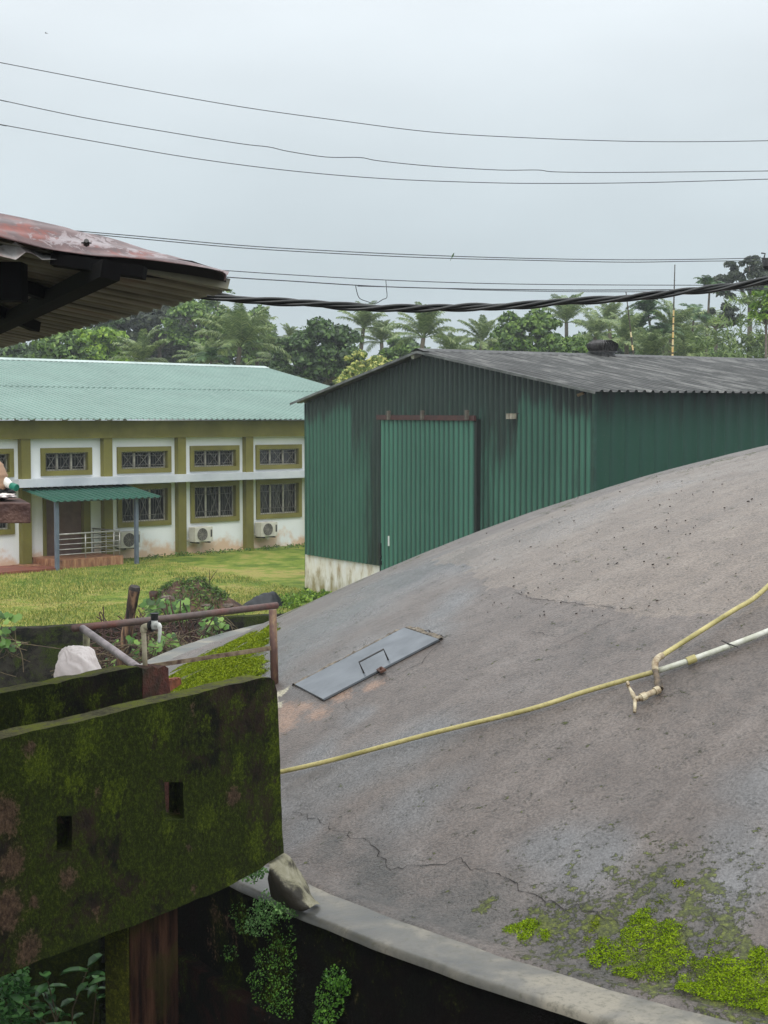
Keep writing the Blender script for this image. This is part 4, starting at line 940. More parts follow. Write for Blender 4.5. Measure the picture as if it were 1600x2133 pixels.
for px in (812, 882, 975):
    s_ = sg(px, 868, .2)[0]; MB().box(spt(s_, zr_+.06, .23), (SG, SN, (0, 0, 1)), (.03, .03, .09)).tube([spt(s_+.04, zr_+.13, .22), spt(s_-.04, zr_+.13, .22)], .025, 8).build('roller', simple('roller_steel', (120, 112, 100), (80, 74, 66), 8, .5, 0) if px == 812 else bpy.data.materials['roller_steel'], SHD)
s_, z_ = sg(810, 1127, .16); MB().box(spt(s_, z_, .158), (SG, SN, (0, 0, 1)), (.035, .003, .105)).build('white_sticker', simple('white_label', (232, 232, 226), (220, 220, 214), 3, .5, 0), door)
s_, z_ = sg(793, 1148, .16); MB().box(spt(s_, z_, .15), (SG, SN, (0, 0, 1)), (.035, .04, .17)).tube([spt(s_+.04, z_-.1, .19), spt(s_-.08, z_-.1, .19)], .012, 6).tube([spt(s_-.04, z_-.2, .19), spt(s_-.04, z_-.28, .19)], .03, 8).build('latch', bpy.data.materials['black_rubber'], door)
# plinth
plm = Mt('stained_white_plinth'); a = plm.noise(4, 6, .65, (1, 1, .45)); zz_ = N(plm.t, 'ShaderNodeSeparateXYZ'); plm.L(plm.tc.outputs['Object'], zz_.inputs[0])
pc = plm.ramp(a, [(.32, (172, 150, 120)), (.46, (222, 216, 200)), (.68, (236, 235, 230))])
pc = plm.mix(plm.mr(plm.math('ADD', zz_.outputs['Z'], plm.mr(a, .3, .7, -.3, .3)), .0, .5, .8, 0), pc, (132, 120, 66)); plm.col(pc).rough(.8)
m = MB(); m.box(spt(sl0/2+.02, (zpl+.03)/2-.1, -.06), (SG, SN, (0, 0, 1)), (sl0/2, .05, (zpl+.03)/2+.1)); m.build('plinth', plm.m, SHD)
# other walls
sideL = 17.0
def vpanel(name, P0, dr_, nn_, L, zt, pitch, amp, mat, zb=.3, prof=((0, 0), (.8, 0), (.86, 1), (.94, 1))):
    G, us = corr(np.array([P0[0], P0[1], zb]), dr_, np.array([0, 0, 1.]), L, zt-zb, pitch, amp, nn_, prof, rows=6, wob=.01)
    m_, n_ = G.shape[:2]; I = (np.arange(m_-1)[:, None]*n_+np.arange(n_-1)[None]).ravel(); F = np.stack([I, I+n_, I+n_+1, I+1], -1)
    at = np.clip(1-(zt-G[..., 2])/.5, 0, 1)*.55  # shade under the eave painted in: sheet darkens towards its top
    return npmesh(name, G.reshape(-1, 3), F, mat, SHD, attrs={'stain_shade': at.ravel()})
zsr = float(roofz(np.array([0.0]))[0])-.03; zsl = float(roofz(np.array([sl0]))[0])-.03
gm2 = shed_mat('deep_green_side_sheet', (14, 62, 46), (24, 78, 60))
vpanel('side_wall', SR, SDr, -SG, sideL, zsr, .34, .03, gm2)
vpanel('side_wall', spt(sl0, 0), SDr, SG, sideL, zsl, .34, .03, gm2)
MB().box(spt(-.02, zsr/2, .02), (SG, SN, (0, 0, 1)), (.03, .03, zsr/2-.02)).build('corner_trim', simple('corner_flashing', (38, 80, 66), (28, 60, 50), 4, .5, 0), SHD)
bkp = SR+SDr*sideL; m = MB().add([bkp+np.array([0, 0, .3]), bkp+SG*sl0+np.array([0, 0, .3]), bkp+SG*sl0+np.array([0, 0, zsl]), bkp+SG*AA+np.array([0, 0, zAA-.05]), bkp+np.array([0, 0, zsr])], [(0, 1, 2, 3, 4)])
m.build('back_wall', gm2, SHD)
# roof
rfm = Mt('weathered_grey_roof_sheet'); a = rfm.noise(1.2, 5, .65); b = rfm.noise(20, 4, .7)
cv = N(rfm.t, 'ShaderNodeCombineXYZ'); rfm.L(rfm.attr('au'), cv.inputs[0]); rfm.L(rfm.attr('av'), cv.inputs[1])
sn = N(rfm.t, 'ShaderNodeTexNoise'); sn.inputs['Scale'].default_value = 1.0; sn.inputs['Detail'].default_value = 5; sn.inputs['Roughness'].default_value = .65; rfm.L(cv.outputs[0], sn.inputs['Vector'])
rc = rfm.ramp(a, [(.3, (44, 46, 45)), (.5, (62, 63, 61)), (.7, (82, 82, 80))])
rc = rfm.mix(rfm.mr(sn.outputs['Fac'], .5, .62, 0, .65), rc, (132, 132, 128)); rc = rfm.mix(rfm.mr(sn.outputs['Fac'], .5, .36, 0, .85), rc, (38, 38, 36)); rc = rfm.mix(rfm.mr(b, .5, .7, 0, .5), rc, (52, 54, 50))
rfm.col(rc).rough(.5).spec(.4)
def rooftop(name, pa, pb_, L, pitch, amp, mat):
    dv_ = pb_-pa; H_ = np.linalg.norm(dv_); dv_ = dv_/H_; nn_ = np.cross(SDr, dv_); nn_ *= np.sign(nn_[2])
    G, us = corr(pa, SDr, dv_, L, H_, pitch, amp, nn_, rows=14, prof=((0, 0), (.55, 0), (.66, 1), (.88, 1)))
    G = G+nn_[None, None]*((n3(G[..., 0], G[..., 1], 0, 1.1)-.5)*.03)[..., None]
    m_, n_ = G.shape[:2]; I = (np.arange(m_-1)[:, None]*n_+np.arange(n_-1)[None]).ravel(); F = np.stack([I, I+n_, I+n_+1, I+1], -1)
    return npmesh(name, G.reshape(-1, 3), F, mat, SHD, attrs={'au': np.repeat(us*9.0, n_), 'av': np.tile(np.linspace(0, H_, n_)*.7, m_)}), nn_
pR = spt(BA, zBA, .3); pT = spt(AA, zAA, .3); pLf = spt(LA, zLA, .3)
_, nR = rooftop('roof_sheet', pR, pT, sideL+.6, .19, .035, rfm.m); _, nL = rooftop('roof_sheet', pLf, pT, sideL+.6, .19, .035, rfm.m)
dR = (pR-pT)/np.linalg.norm(pR-pT); dL = (pLf-pT)/np.linalg.norm(pLf-pT)
m = MB(); n = int((sideL+.6)/.19)
for i in range(n):
    a = SDr*(i*.19); b = SDr*((i+1)*.19-.05)
    k = .26
    m.add([pT+a+np.array([0, 0, .055]), pT+SDr*((i+1)*.19)+np.array([0, 0, .055]), pT+SDr*((i+1)*.19)+dR*k*.75+nR*.045, pT+b+dR*k+nR*.03, pT+a+dR*k+nR*.03], [(0, 1, 2, 3, 4)])
    m.add([pT+a+np.array([0, 0, .055]), pT+SDr*((i+1)*.19)+np.array([0, 0, .055]), pT+SDr*((i+1)*.19)+dL*k+nL*.04, pT+a+dL*k+nL*.04], [(0, 1, 2, 3)])
m.build('ridge_cap', rfm.m, SHD)
m = MB().bar(pT-SDr*.0+np.array([0, 0, -.02]), pR+np.array([0, 0, -.02]), .012, .05); m.bar(pT+np.array([0, 0, -.02]), pLf+np.array([0, 0, -.02]), .012, .05); m.build('verge_trim', simple('grey_trim', (110, 112, 110), (70, 72, 70), 4, .4, .05), SHD)
# purlin ends + lamps
lampm = simple('lamp_housing', (176, 168, 150), (120, 112, 100), 5, .5, 0)
s_, z_ = sg(868, 739, .12); l = thing('wall_lamp', spt(s_, z_, .1), 'small white lamp under the ridge of the green shed', 'lamp')
MB().tube([spt(s_, z_, .02), spt(s_, z_-.02, .22)], [.03, .07], 12).build('shade', whitep, l); MB().bar(spt(s_-.35, z_-.1, .05), spt(s_, z_-.02, .05), .015).build('bracket', darkst, l)
s_, z_ = sg(1067, 867, .1); l = thing('floodlight', spt(s_, z_, .1), 'pair of small floodlight heads on the shed front right of the door', 'lamp')
for k in (-1, 1): MB().box(spt(s_+k*.055, z_, .12), (SG, SN, (0, 0, 1)), (.035, .05, .05)).build('lamp_head', lampm, l)
MB().bar(spt(s_-.13, z_+.05, .04), spt(s_+.1, z_+.05, .04), .02).build('bracket', darkst, l)
s_, z_ = sg(1210, 821, .12); l = thing('security_camera', spt(s_, z_, .1), 'small beige camera under the right corner of the shed roof', 'camera')
MB().tube([spt(s_+.06, z_-.02, .14), spt(s_-.05, z_+.02, .10)], .028, 10).build('housing', simple('beige_plastic', (150, 128, 92), (120, 100, 70), 5, .5, 0), l); MB().bar(spt(s_-.04, z_+.02, .1), spt(s_-.04, z_+.08, .0), .015).build('bracket', darkst, l)
# turbine vent
vb = pT+SDr*4.82; vent = thing('roof_ventilator', vb, 'black rusty turbine ventilator on the ridge of the green shed', 'ventilator')
vm_ = simple('sooty_metal', (74, 71, 70), (36, 34, 33), 14, .35, .2, metal=.4)
vc = atY(1255, 738, vb[1]-.1); vc[2] = vb[2]-.05
MB().tube([vc, vc+np.array([0, 0, .13])], .27, 28).tube([vc+np.array([0, 0, .12]), vc+np.array([0, 0, .15])], .315, 28).build('base_ring', vm_, vent)
m = MB()
for k in range(34):
    a = 2*math.pi*k/34; pts = []
    rows = []
    for j in range(7):
        t = j/6; zz_ = .15+.24*t; R = .29+.05*math.sin(math.pi*min(t*1.05, 1)) if t < .7 else .29+.05*math.sin(math.pi*.735)-(t-.7)*.45
        rows.append((R, zz_))
    for (R, z1) in rows:
        c = vc+np.array([math.cos(a)*R, math.sin(a)*R, z1]); c2 = vc+np.array([math.cos(a+.14)*(R-.035), math.sin(a+.14)*(R-.035), z1]); pts.append((c, c2))
    G = np.array(pts); m.grid(G)
    m.bar(pts[0][0], pts[-1][0], .008)
m.tube([vc+np.array([0, 0, .36]), vc+np.array([0, 0, .385]), vc+np.array([0, 0, .395])], [.19, .17, .02], 20); m.build('vanes', vm_, vent)

# ================================================================== LEFT CANOPY ROOF
RT = atY(487, 606, 5.5); RE = np.array([-.4, .916, 0]); RE /= np.linalg.norm(RE)
sA = math.radians(9.5); RU = np.array([-.916*math.cos(sA), -.4*math.cos(sA), math.sin(sA)]); RU /= np.linalg.norm(RU)
RN = np.cross(RU, RE); RN *= np.sign(RN[2])
cano = thing('lean_to_roof', np.array([-1.7, 5.2, -1.3]), 'old corrugated lean-to roof seen from below at the left edge, with a rusty red flashing', 'roof')
und_ = Mt('dull_underside_sheet'); a = und_.noise(3, 5, .6); und_.col(und_.mix(und_.math('MULTIPLY', und_.attr('groove_shade'), .92), und_.ramp(a, [(.3, (104, 99, 80)), (.55, (150, 146, 122)), (.75, (146, 124, 104))]), (26, 23, 18))).rough(.45).spec(.4)  # recessed ribs coloured dark as painted shade, uneven from rib to rib
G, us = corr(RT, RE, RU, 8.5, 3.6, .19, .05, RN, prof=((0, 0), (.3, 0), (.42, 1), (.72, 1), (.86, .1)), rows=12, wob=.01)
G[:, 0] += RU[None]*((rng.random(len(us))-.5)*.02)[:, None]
ro_ = MB().grid(G).build('roof_sheet', und_.m, cano); hsr = (G[:, 1]-RT[None])@RN; gv_ = np.repeat(np.clip((hsr-hsr.min())/(hsr.max()-hsr.min())*1.15+(_h(np.floor(us/.19).astype(np.int64), np.full(len(us), 1), np.full(len(us), 1))-.5)*.9, 0, 1), G.shape[1]).astype(np.float32); ro_.data.attributes.new('groove_shade', 'FLOAT', 'POINT').data.foreach_set('value', gv_)
def onroof(px, py, below=.03): return onplane(px, py, RT-RN*below, RN)
tim = simple('black_timber', (10, 8, 8), (4, 4, 5), 8, .8, .3, spec=.1)
p0 = onroof(-60, 706, .05); p1 = onroof(232, 562, .05); MB().bar(p0, p1, .065, .06, RN).build('purlin', tim, cano)
for (a, b, wd) in (((-60, 560), (122, 622), .05), ((-60, 625), (74, 680), .05)):
    MB().bar(onroof(*a, .03), onroof(*b, .03), wd, .05, RN).build('rafter', tim, cano)
MB().bar(onroof(110, 541, .02), onroof(302, 569, .02), .06, .04, RN).build('rafter', tim, cano)
MB().box(atY(-6, 588, 5.35), ((1, 0, 0), (0, 1, 0), (0, 0, 1)), (.095, .05, .066)).build('bracket_block', tim, cano)
# dark fascia under the flashing
fl_t = [(-500, 352), (-60, 434), (0, 445), (60, 455), (135, 471), (162, 481), (230, 497), (300, 519), (330, 525), (400, 546), (440, 557), (478, 567)]
fl_b = [(-500, 395), (-60, 480), (0, 493), (60, 508), (110, 521), (200, 535), (260, 538), (330, 543), (400, 552), (440, 560), (468, 571), (466, 585)]
def flY(px): return 5.18+.35*(px/480)
top_ = [atY(p[0], p[1], flY(p[0])+.10) for p in fl_t]; bot_ = [atY(p[0], p[1], flY(p[0])-.05) for p in fl_b]
rows = []
for k in range(15):
    t = k/14; rows.append([a*(1-t)+b*t+np.array([0, -.012*math.sin(math.pi*t), .003*math.sin(.31*i+k)]) for i, (a, b) in enumerate(zip(smoothpath(top_, 4), smoothpath(bot_, 4)))])
under = [p+np.array([0, .05, .004]) for p in rows[-1]]; rows.append(under)
rustm = Mt('rust_red_flashing'); a = rustm.noise(7, 7, .68, (1, 1, 2.5), .9); b = rustm.noise(16, 7, .7, (1, 1, 1.5), 1.6); c_ = rustm.noise(50, 3, .6)
rc = rustm.ramp(a, [(.4, (78, 58, 58)), (.5, (96, 70, 68)), (.6, (112, 88, 86))])
rc = rustm.mix(rustm.mr(rustm.math('ADD', rustm.attr('orange'), rustm.mr(a, .35, .65, -.5, .5)), .25, .75, 0, .9), rc, rustm.ramp(b, [(.4, (128, 50, 28)), (.6, (96, 44, 36))]))
rc = rustm.mix(rustm.mr(rustm.math('ADD', rustm.attr('white'), rustm.mr(b, .38, .62, -.55, .55)), .35, .65, 0, .85), rc, (150, 140, 142))
rc = rustm.mix(rustm.mr(b, .57, .63, 0, .6), rc, (128, 108, 106))
rc = rustm.mix(rustm.mr(c_, .5, .75, 0, .4), rc, (66, 44, 42)); rustm.col(rc).rough(.32).spec(.6)
fo = MB().grid(np.array(rows)).build('flashing', rustm.m, cano, smooth=True); fv = np.array(rows).reshape(-1, 3)
for nm_, lst in dict(white=[(170, 494, 30), (215, 502, 24), (120, 506, 20), (140, 498, 18), (20, 500, 14), (275, 522, 20), (40, 458, 14), (60, 503, 16), (330, 530, 14)], orange=[(85, 490, 30), (55, 480, 26), (110, 500, 20), (15, 476, 20), (245, 528, 18), (290, 532, 22), (195, 512, 14)]).items():
    v_ = np.zeros(len(fv))
    for a_, b_, r_ in lst: c0 = atY(a_, b_, flY(a_)+.02); v_ = np.maximum(v_, np.clip(1.3-np.linalg.norm((fv-c0)*[1, .5, 1.3], axis=1)/(r_*5.3/FPX), 0, 1))
    fo.data.attributes.new(nm_, 'FLOAT', 'POINT').data.foreach_set('value', v_.astype(np.float32))
fo['label'] = 'rusty red flashing strip'; fo['label'] = 'rusty red flashing strip'
MB().tube([atY(180, 508, 5.26), atY(180, 501, 5.24)], [.012, .008], 6).tube([atY(180, 505, 5.26), atY(180, 507, 5.26)], [.018, .018], 8).build('roofing_screw', darkst, cano)
m = MB(); ft = [(110, 511), (200, 523), (300, 531), (400, 543), (466, 566)]; fb = [(110, 545), (200, 560), (300, 577), (400, 586), (474, 598)]
m.grid(np.array([[atY(*p, flY(p[0])+.02) for p in ft], [atY(*p, flY(p[0])+.05) for p in fb], [atY(*p, flY(p[0])+.16) for p in fb]])); m.build('fascia_board', simple('dark_fascia', (20, 13, 14), (10, 8, 9), 6, .6, .1), cano)
m = MB(); tt = [(-60, 500), (0, 512), (30, 502), (42, 508), (62, 518), (90, 530), (118, 533), (150, 536)]; tb2 = [(-60, 525), (0, 533), (33, 541), (54, 525), (68, 528), (88, 541), (120, 540), (150, 540)]
m.grid(np.array([[atY(*p, flY(p[0])+.06) for p in tt], [atY(*p, flY(p[0])-.03) for p in tb2], [atY(p[0], p[1]-1, flY(p[0])+.25) for p in tb2]])); m.build('sheet_edge', simple('bare_zinc', (214, 214, 212), (150, 128, 122), 9, .5, .1), cano)
# brick pier, off frame, that carries the roof and the ledge
pr = thing('brick_pier', (-1.85, 4.3, -1.3), 'dark pier at the left edge carrying the small stone ledge', 'pillar')
MB().box((-1.78, 4.15, .95), ((1, 0, 0), (0, 1, 0), (0, 0, 1)), (.33, .3, 2.35)).build('shaft', mB, pr)
ledm = Mt('brown_laterite_slab'); a = ledm.noise(7, 6, .65); ledm.col(ledm.ramp(a, [(.3, (40, 28, 26)), (.5, (72, 48, 42)), (.7, (104, 76, 64))])).rough(.7).bump(ledm.noise(30, 4), .7, .02)
l0, l1 = atY(64, 1048, 4.0), atY(42, 1037, 4.27); l2 = atY(64, 1090, 4.0)
zt, zb_ = l0[2], l2[2]; X0 = -1.5
m = MB().add([(X0, 4.0, zt), (l0[0], 4.0, zt), (l1[0], 4.27, zt), (X0, 4.27, zt), (X0, 4.0, zb_), (l0[0], 4.0, zb_), (l1[0], 4.27, zb_), (X0, 4.27, zb_)], [(0, 1, 2, 3), (7, 6, 5, 4), (0, 4, 5, 1), (1, 5, 6, 2), (2, 6, 7, 3), (3, 7, 4, 0)])
lg = m.build('ledge', ledm.m, pr); bv = lg.modifiers.new('b', 'BEVEL'); bv.width = .003; bv.segments = 2
jr = thing('clay_jar', (-1.055, 4.13, zt), 'beige ribbed jar cut by the left edge on the stone ledge', 'jar')
jm = simple('beige_clay', (186, 152, 122), (150, 116, 92), 5, .6, .1); m = MB()
jc = atY(-22, 985, 4.12); pts = []; rs_ = []
for k in range(25):
    t = k/24; pts.append(np.array([jc[0], jc[1], zt+.002+t*.115])); rs_.append(.012+.036*math.sin(math.pi*min(1, t*.9+.1))**.6+(.0025 if k % 6 == 2 else 0))
m.tube(pts, rs_, 28).build('body', jm, jr, smooth=True)
bt = thing('plastic_bottle', atY(22, 1020, 4.1), 'small white bottle with a green cap lying on the stone ledge', 'bottle')
b0, b1, b2 = atY(2, 998, 4.12), atY(24, 1012, 4.1), atY(35, 1016, 4.09)
MB().tube([b0, b0*.5+b1*.5, b0*.25+b1*.75, b1], [.013, .013, .011, .008], 14).build('body', whitep, bt, smooth=True)
MB().tube([b1, b2], .0095, 14).build('cap', simple('green_cap', (26, 128, 104), (20, 100, 82), 6, .4, 0), bt)
cl = thing('cloth_bundle', atY(10, 1035, 4.1), 'black and white rag bundled on the stone ledge under the bottle', 'cloth')
def lumpy(c, rx, ry, rz, amp, seed, nu=28, nv=18):
    G = np.zeros((nu+1, nv+1, 3))
    for i in range(nu+1):
        a = 2*math.pi*i/nu
        for j in range(nv+1):
            t = j/nv*math.pi; d = Vector((math.cos(a)*math.sin(t), math.sin(a)*math.sin(t), math.cos(t)))
            k = 1+amp*mn.noise(d*2.5+Vector((seed, 0, 0)))+amp*.7*abs(mn.noise(d*6+Vector((0, seed, 0))))
            G[i, j] = [c[0]+d.x*rx*k, c[1]+d.y*ry*k, c[2]+d.z*rz*k]
    G[-1] = G[0]; return G
c = atY(2, 1027, 4.13); MB().grid(lumpy(c, .034, .04, .014, .5, 2)).build('dark_rag', blk, cl, smooth=True)
c = atY(8, 1033, 4.09); MB().grid(lumpy(c, .028, .03, .006, .5, 5)).build('pale_rag', bagm, cl, smooth=True)

# ================================================================== WIRES
wm = simple('dark_cable', (52, 58, 64), (38, 42, 48), 3, .5, 0); bkc = simple('black_cable', (34, 36, 34), (20, 22, 22), 30, .35, .1)
def wire(name, pts, Ya, Yb, r, label, cat='wire', group=None, mat=wm):
    p0_, p1_, q0_, q1_ = pts[0], pts[1], pts[-1], pts[-2]; far = q0_[0] >= 1650
    if group and p0_[0] < 0: pts = [(p0_[0]-900, p0_[1]+(p1_[1]-p0_[1])/(p1_[0]-p0_[0])*-900)]+list(pts)
    if far: pts = list(pts)+[(2600, q0_[1]-30)]
    x0, x1 = pts[0][0], pts[-1][0]; P = [atY(a, b, Ya+(Yb-Ya)*(a-x0)/(x1-x0)) for a, b in pts]
    o = MB().tube(smoothpath(P, 5), r, 6).build(name, mat, org=P[len(P)//2], smooth=True); tag(o, label, cat, group); return o
G_ = 'overhead wires across the sky'
wire('overhead_wire', [(-60, 118), (0, 130), (250, 178), (500, 222), (700, 250), (900, 275), (1100, 287), (1300, 294), (1450, 295), (1600, 293), (1700, 291)], 20, 24, .0055, 'topmost thin wire crossing the sky', group=G_)
wire('overhead_wire', [(-60, 194), (0, 208), (170, 244), (350, 275), (500, 299), (560, 306), (600, 315), (680, 327), (750, 328), (790, 335), (900, 346), (1040, 354), (1120, 354), (1160, 358), (1300, 359), (1600, 356), (1700, 354)], 20, 24, .0055, 'second thin wire from the top, slightly kinked', group=G_)
wire('overhead_wire', [(-60, 246), (0, 259), (200, 295), (400, 329), (600, 355), (800, 372), (1000, 380), (1150, 382), (1350, 380), (1600, 373), (1700, 369)], 20, 24, .0055, 'third thin wire from the top', group=G_)
wire('overhead_wire', [(100, 475), (172, 482), (300, 493), (500, 511), (700, 523), (900, 532), (1100, 538), (1300, 541), (1450, 540), (1594, 537)], 19, 23, .0055, 'upper wire of the close pair with the green bird on it', group=G_)
wire('overhead_wire', [(100, 478), (185, 487), (300, 498), (500, 516), (700, 528), (900, 537), (1100, 542), (1300, 546), (1450, 544), (1594, 543)], 19, 23, .0055, 'lower wire of the close pair just under the bird wire', group=G_)
wire('overhead_wire', [(300, 552), (478, 564), (600, 572), (800, 583), (1000, 590), (1200, 593), (1450, 594), (1600, 594), (1700, 594)], 21, 24, .0055, 'thin wire above the hanging wire loop, starting at the rusty roof corner', group=G_)
wire('overhead_wire', [(300, 563), (470, 577), (600, 585), (800, 597), (1000, 602), (1200, 604), (1450, 603), (1600, 601), (1700, 600)], 21, 24, .007, 'thicker wire just above the twisted cable, carrying the hanging loop', group=G_)
wire('overhead_wire', [(745, 596), (900, 600), (1000, 604), (1200, 607.5), (1450, 607), (1600, 604), (1700, 602)], 21.3, 24, .005, 'lowest thin wire running alongside the thicker wire right of the loop', group=G_)
wire('hanging_loop_wire', [(741, 595), (743, 606), (749, 621), (765, 628), (782, 632), (797, 624), (806, 619), (805, 600), (804, 584)], 21.5, 21.8, .0055, 'loop of thin wire hanging below the thin wires above the palms')
# twisted cable
cab = thing('twisted_cable', atY(900, 642, 6.6), 'thick black twisted cable sagging in front of the trees', 'cable')
cpts = [(380, 608), (420, 614), (500, 622), (600, 630), (700, 637), (800, 641), (900, 642.5), (1000, 639), (1100, 635), (1200, 628), (1300, 620), (1400, 611), (1500, 599), (1600, 584), (1700, 566), (2100, 480), (2600, 350)]
P = smoothpath([atY(a, b, 6.4+.5*(a-400)/1200) for a, b in cpts], 26)
P = np.array(P); arc = np.concatenate([[0], np.cumsum(np.linalg.norm(np.diff(P, axis=0), axis=1))])
for k in range(4):
    pp = []
    for i, p in enumerate(P):
        a = 2*math.pi*(arc[i]/.55)+k*math.pi/2+.25*math.sin(arc[i]*5+k); t = P[min(i+1, len(P)-1)]-P[max(i-1, 0)]; t /= np.linalg.norm(t)
        s_ = np.cross(t, [0, 0, 1.]); s_ /= np.linalg.norm(s_); u2 = np.cross(s_, t); pp.append(p+(s_*math.cos(a)+u2*math.sin(a))*(.0118 if k < 3 else .004))
    MB().tube(pp, .0074, 7).build('strand', bkc, cab, smooth=True)
# pole end with insulators at the right edge
ip = thing('utility_pole', (6.25, 23.2, -.0), 'dark pole crossarm with an insulator at the right edge of the sky', 'pole')
MB().tube([(6.45, 23.3, 0), (6.45, 23.3, 7.2)], [.13, .1], 12).build('pole', simple('grey_pole', (110, 108, 104), (80, 78, 74), 3, .7, .1), ip, smooth=True)
a = atY(1588, 543, 23.2); MB().bar(a, np.array([6.6, 23.2, a[2]+.0]), .08, .08).build('crossarm', darkst, ip)
a2 = atY(1598, 555, 23.1); MB().tube([a2+np.array([0, 0, .1]), a2, a2-np.array([0, 0, .05])], [.05, .07, .03], 10).build('insulator', blk, ip)
MB().tube([atY(1586, 527, 23.2), atY(1594, 528, 23.2), atY(1592, 536, 23.2), atY(1595, 543, 23.2)], .012, 6).build('hook', darkst, ip)
# birds
def bird(name, c, L, label, mat, hd=(1, 0, 0), wings=False):
    hd = np.array(hd, float); hd /= np.linalg.norm(hd); sd2 = np.cross(hd, [0, 0, 1.]); sd2 /= np.linalg.norm(sd2)
    t = thing(name, c, label, 'bird'); c = np.array(c)
    pts = [c+hd*L*a for a in (-.5, -.3, -.1, .15, .3, .4, .5, .62)]; rs_ = [L*k for k in (.02, .07, .14, .15, .1, .11, .08, .008)]
    for i, p in enumerate(pts[4:7]): p += np.array([0, 0, L*.03])
    MB().tube(pts, rs_, 10).build('body', mat, t, smooth=True)
    MB().add([c-hd*L*.45+sd2*L*.05, c-hd*L*.45-sd2*L*.05, c-hd*L*1.0-sd2*L*.06, c-hd*L*1.0+sd2*L*.06, c-hd*L*.45+np.array([0, 0, .012]), c-hd*L+np.array([0, 0, .008])], [(0, 1, 2, 3), (0, 4, 5, 3), (1, 4, 5, 2)]).build('tail', mat, t)
    if wings:
        for s_ in (-1, 1): MB().add([c+hd*L*.2, c-hd*L*.15, c-hd*L*.3+sd2*s_*L*.9+np.array([0, 0, L*.3]), c+sd2*s_*L*.5+hd*L*.2+np.array([0, 0, L*.28])], [(0, 1, 2, 3)]).build('wing', mat, t)
    return t
bird('bird', atY(943, 533, 21.1), .075, 'small green bird perched on the wire', simple('green_feathers', (78, 112, 62), (50, 70, 40), 20, .7, 0), (.45, -.2, .9))
bird('bird', atY(96, 69, 60), .09, 'tiny dark bird flying in the upper left sky', simple('dark_feathers', (60, 60, 62), (40, 40, 42), 20, .7, 0), (-1, .2, .2), True)

# ================================================================== VEGETATION
def leafquads(C, size, up=.5, asp=.55, rnd=None, nrm=None, fold=True):
    """diamond leaves at centres C; returns V,F"""
    n = len(C); rnd = rnd or rng
    nn_ = rng.normal(size=(n, 3)); 
    if nrm is not None: nn_ = nn_*.6+nrm
    nn_[:, 2] += up; nn_ /= np.linalg.norm(nn_, axis=1)[:, None]
    t = rng.normal(size=(n, 3)); t -= nn_*(t*nn_).sum(1)[:, None]; t /= np.linalg.norm(t, axis=1)[:, None]
    b = np.cross(nn_, t); s = size*(.6+rng.random(n)*.8)
    s = s[:, None]
    V = np.stack([C-t*s*.5, C+b*s*asp*.5-nn_*s*.08, C+t*s*.5-nn_*s*.1, C-b*s*asp*.5-nn_*s*.08], 1).reshape(-1, 3)
    F = np.arange(4*n).reshape(-1, 4); return V, F
def crown_points(c, r, ncl, per, clr=.33, seed=0, flat=.8, low=-.75):
    """clumps spread through an uneven volume"""
    P = []; Nn = []
    d = rng.normal(size=(ncl*3, 3)); d /= np.linalg.norm(d, axis=1)[:, None]; d = d[d[:, 2] > low][:ncl]
    k = (.45+.55*rng.random(len(d))**.5)*(.72+.55*vnoise(d*1.7+seed*3.1))
    cc = c+d*k[:, None]*r
    for q in range(len(cc)):
        e = rng.normal(size=(per, 3)); e /= np.linalg.norm(e, axis=1)[:, None]; e[:, 2] = np.where(e[:, 2] < -.2, -e[:, 2]*.6, e[:, 2])
        rr_ = clr*np.mean(r)*(.6+.8*rng.random()); pk = e*(rr_*(.55+.45*rng.random(per)**.5))[:, None]; pk[:, 2] *= flat
        P.append(cc[q]+pk); Nn.append(e)
    return np.concatenate(P), np.concatenate(Nn), cc
def tree(name, px, topy, boty, wpx, Y, mat, label, group='trees behind the buildings', leaf=.3, ncl=60, per=110, trunkm=None, cat='tree', clr=.3, depth=None, flat=.8, low=-.75):
    boty = max(boty, 850) if topy > 660 else boty; zt_ = atY(px, topy, Y)[2]; zb2 = max(atY(px, boty, Y)[2], .3); R = wpx*Y/FPX/2; cx_ = atY(px, topy, Y)[0]
    c = np.array([cx_, Y, (zt_+zb2)/2]); r = np.array([R, (depth or R), (zt_-zb2)/2])*.92
    t = thing(name, (cx_, Y, 0), label, cat, group)
    P, Nn, cc = crown_points(c, r, ncl, per, clr, rng.random()*9, flat, low)
    V, F = leafquads(P, leaf, .35, .6, nrm=Nn)
    npmesh('crown', V, F, mat, t)
    m = MB(); base = np.array([cx_, Y, -.1]); fork = np.array([cx_+rng.normal()*.15, Y, c[2]-r[2]*.55])
    if fork[2] < .6: fork[2] = .6
    r0 = (.10+.035*r[2])*(.45 if wpx < 60 else 1)
    m.tube([base, base*.5+fork*.5+np.array([.08, 0, 0]), fork], [r0*1.3, r0, r0*.8], 8)
    for q in cc[rng.permutation(len(cc))[:12]]:
        mid = fork*.5+q*.5+np.array([0, 0, -.1*r[2]]); m.tube([fork, mid, q], [r0*.55, r0*.3, r0*.08], 5)
    m.build('trunk', trunkm or barkm, t, smooth=True); return t
barkm = simple('grey_bark', (110, 100, 88), (70, 62, 54), 6, .85, .4)
L_dark = leafmat('leaves_dark', [(.2, (38, 58, 30)), (.5, (60, 88, 44)), (.8, (98, 126, 66))])
L_mid = leafmat('leaves_mid', [(.2, (48, 74, 30)), (.5, (82, 114, 46)), (.8, (128, 156, 72))])
L_bri = leafmat('leaves_bright', [(.2, (70, 100, 34)), (.5, (112, 148, 44)), (.8, (154, 184, 66))])
L_grey = leafmat('leaves_grey', [(.2, (36, 46, 34)), (.5, (56, 68, 48)), (.8, (86, 96, 68))])
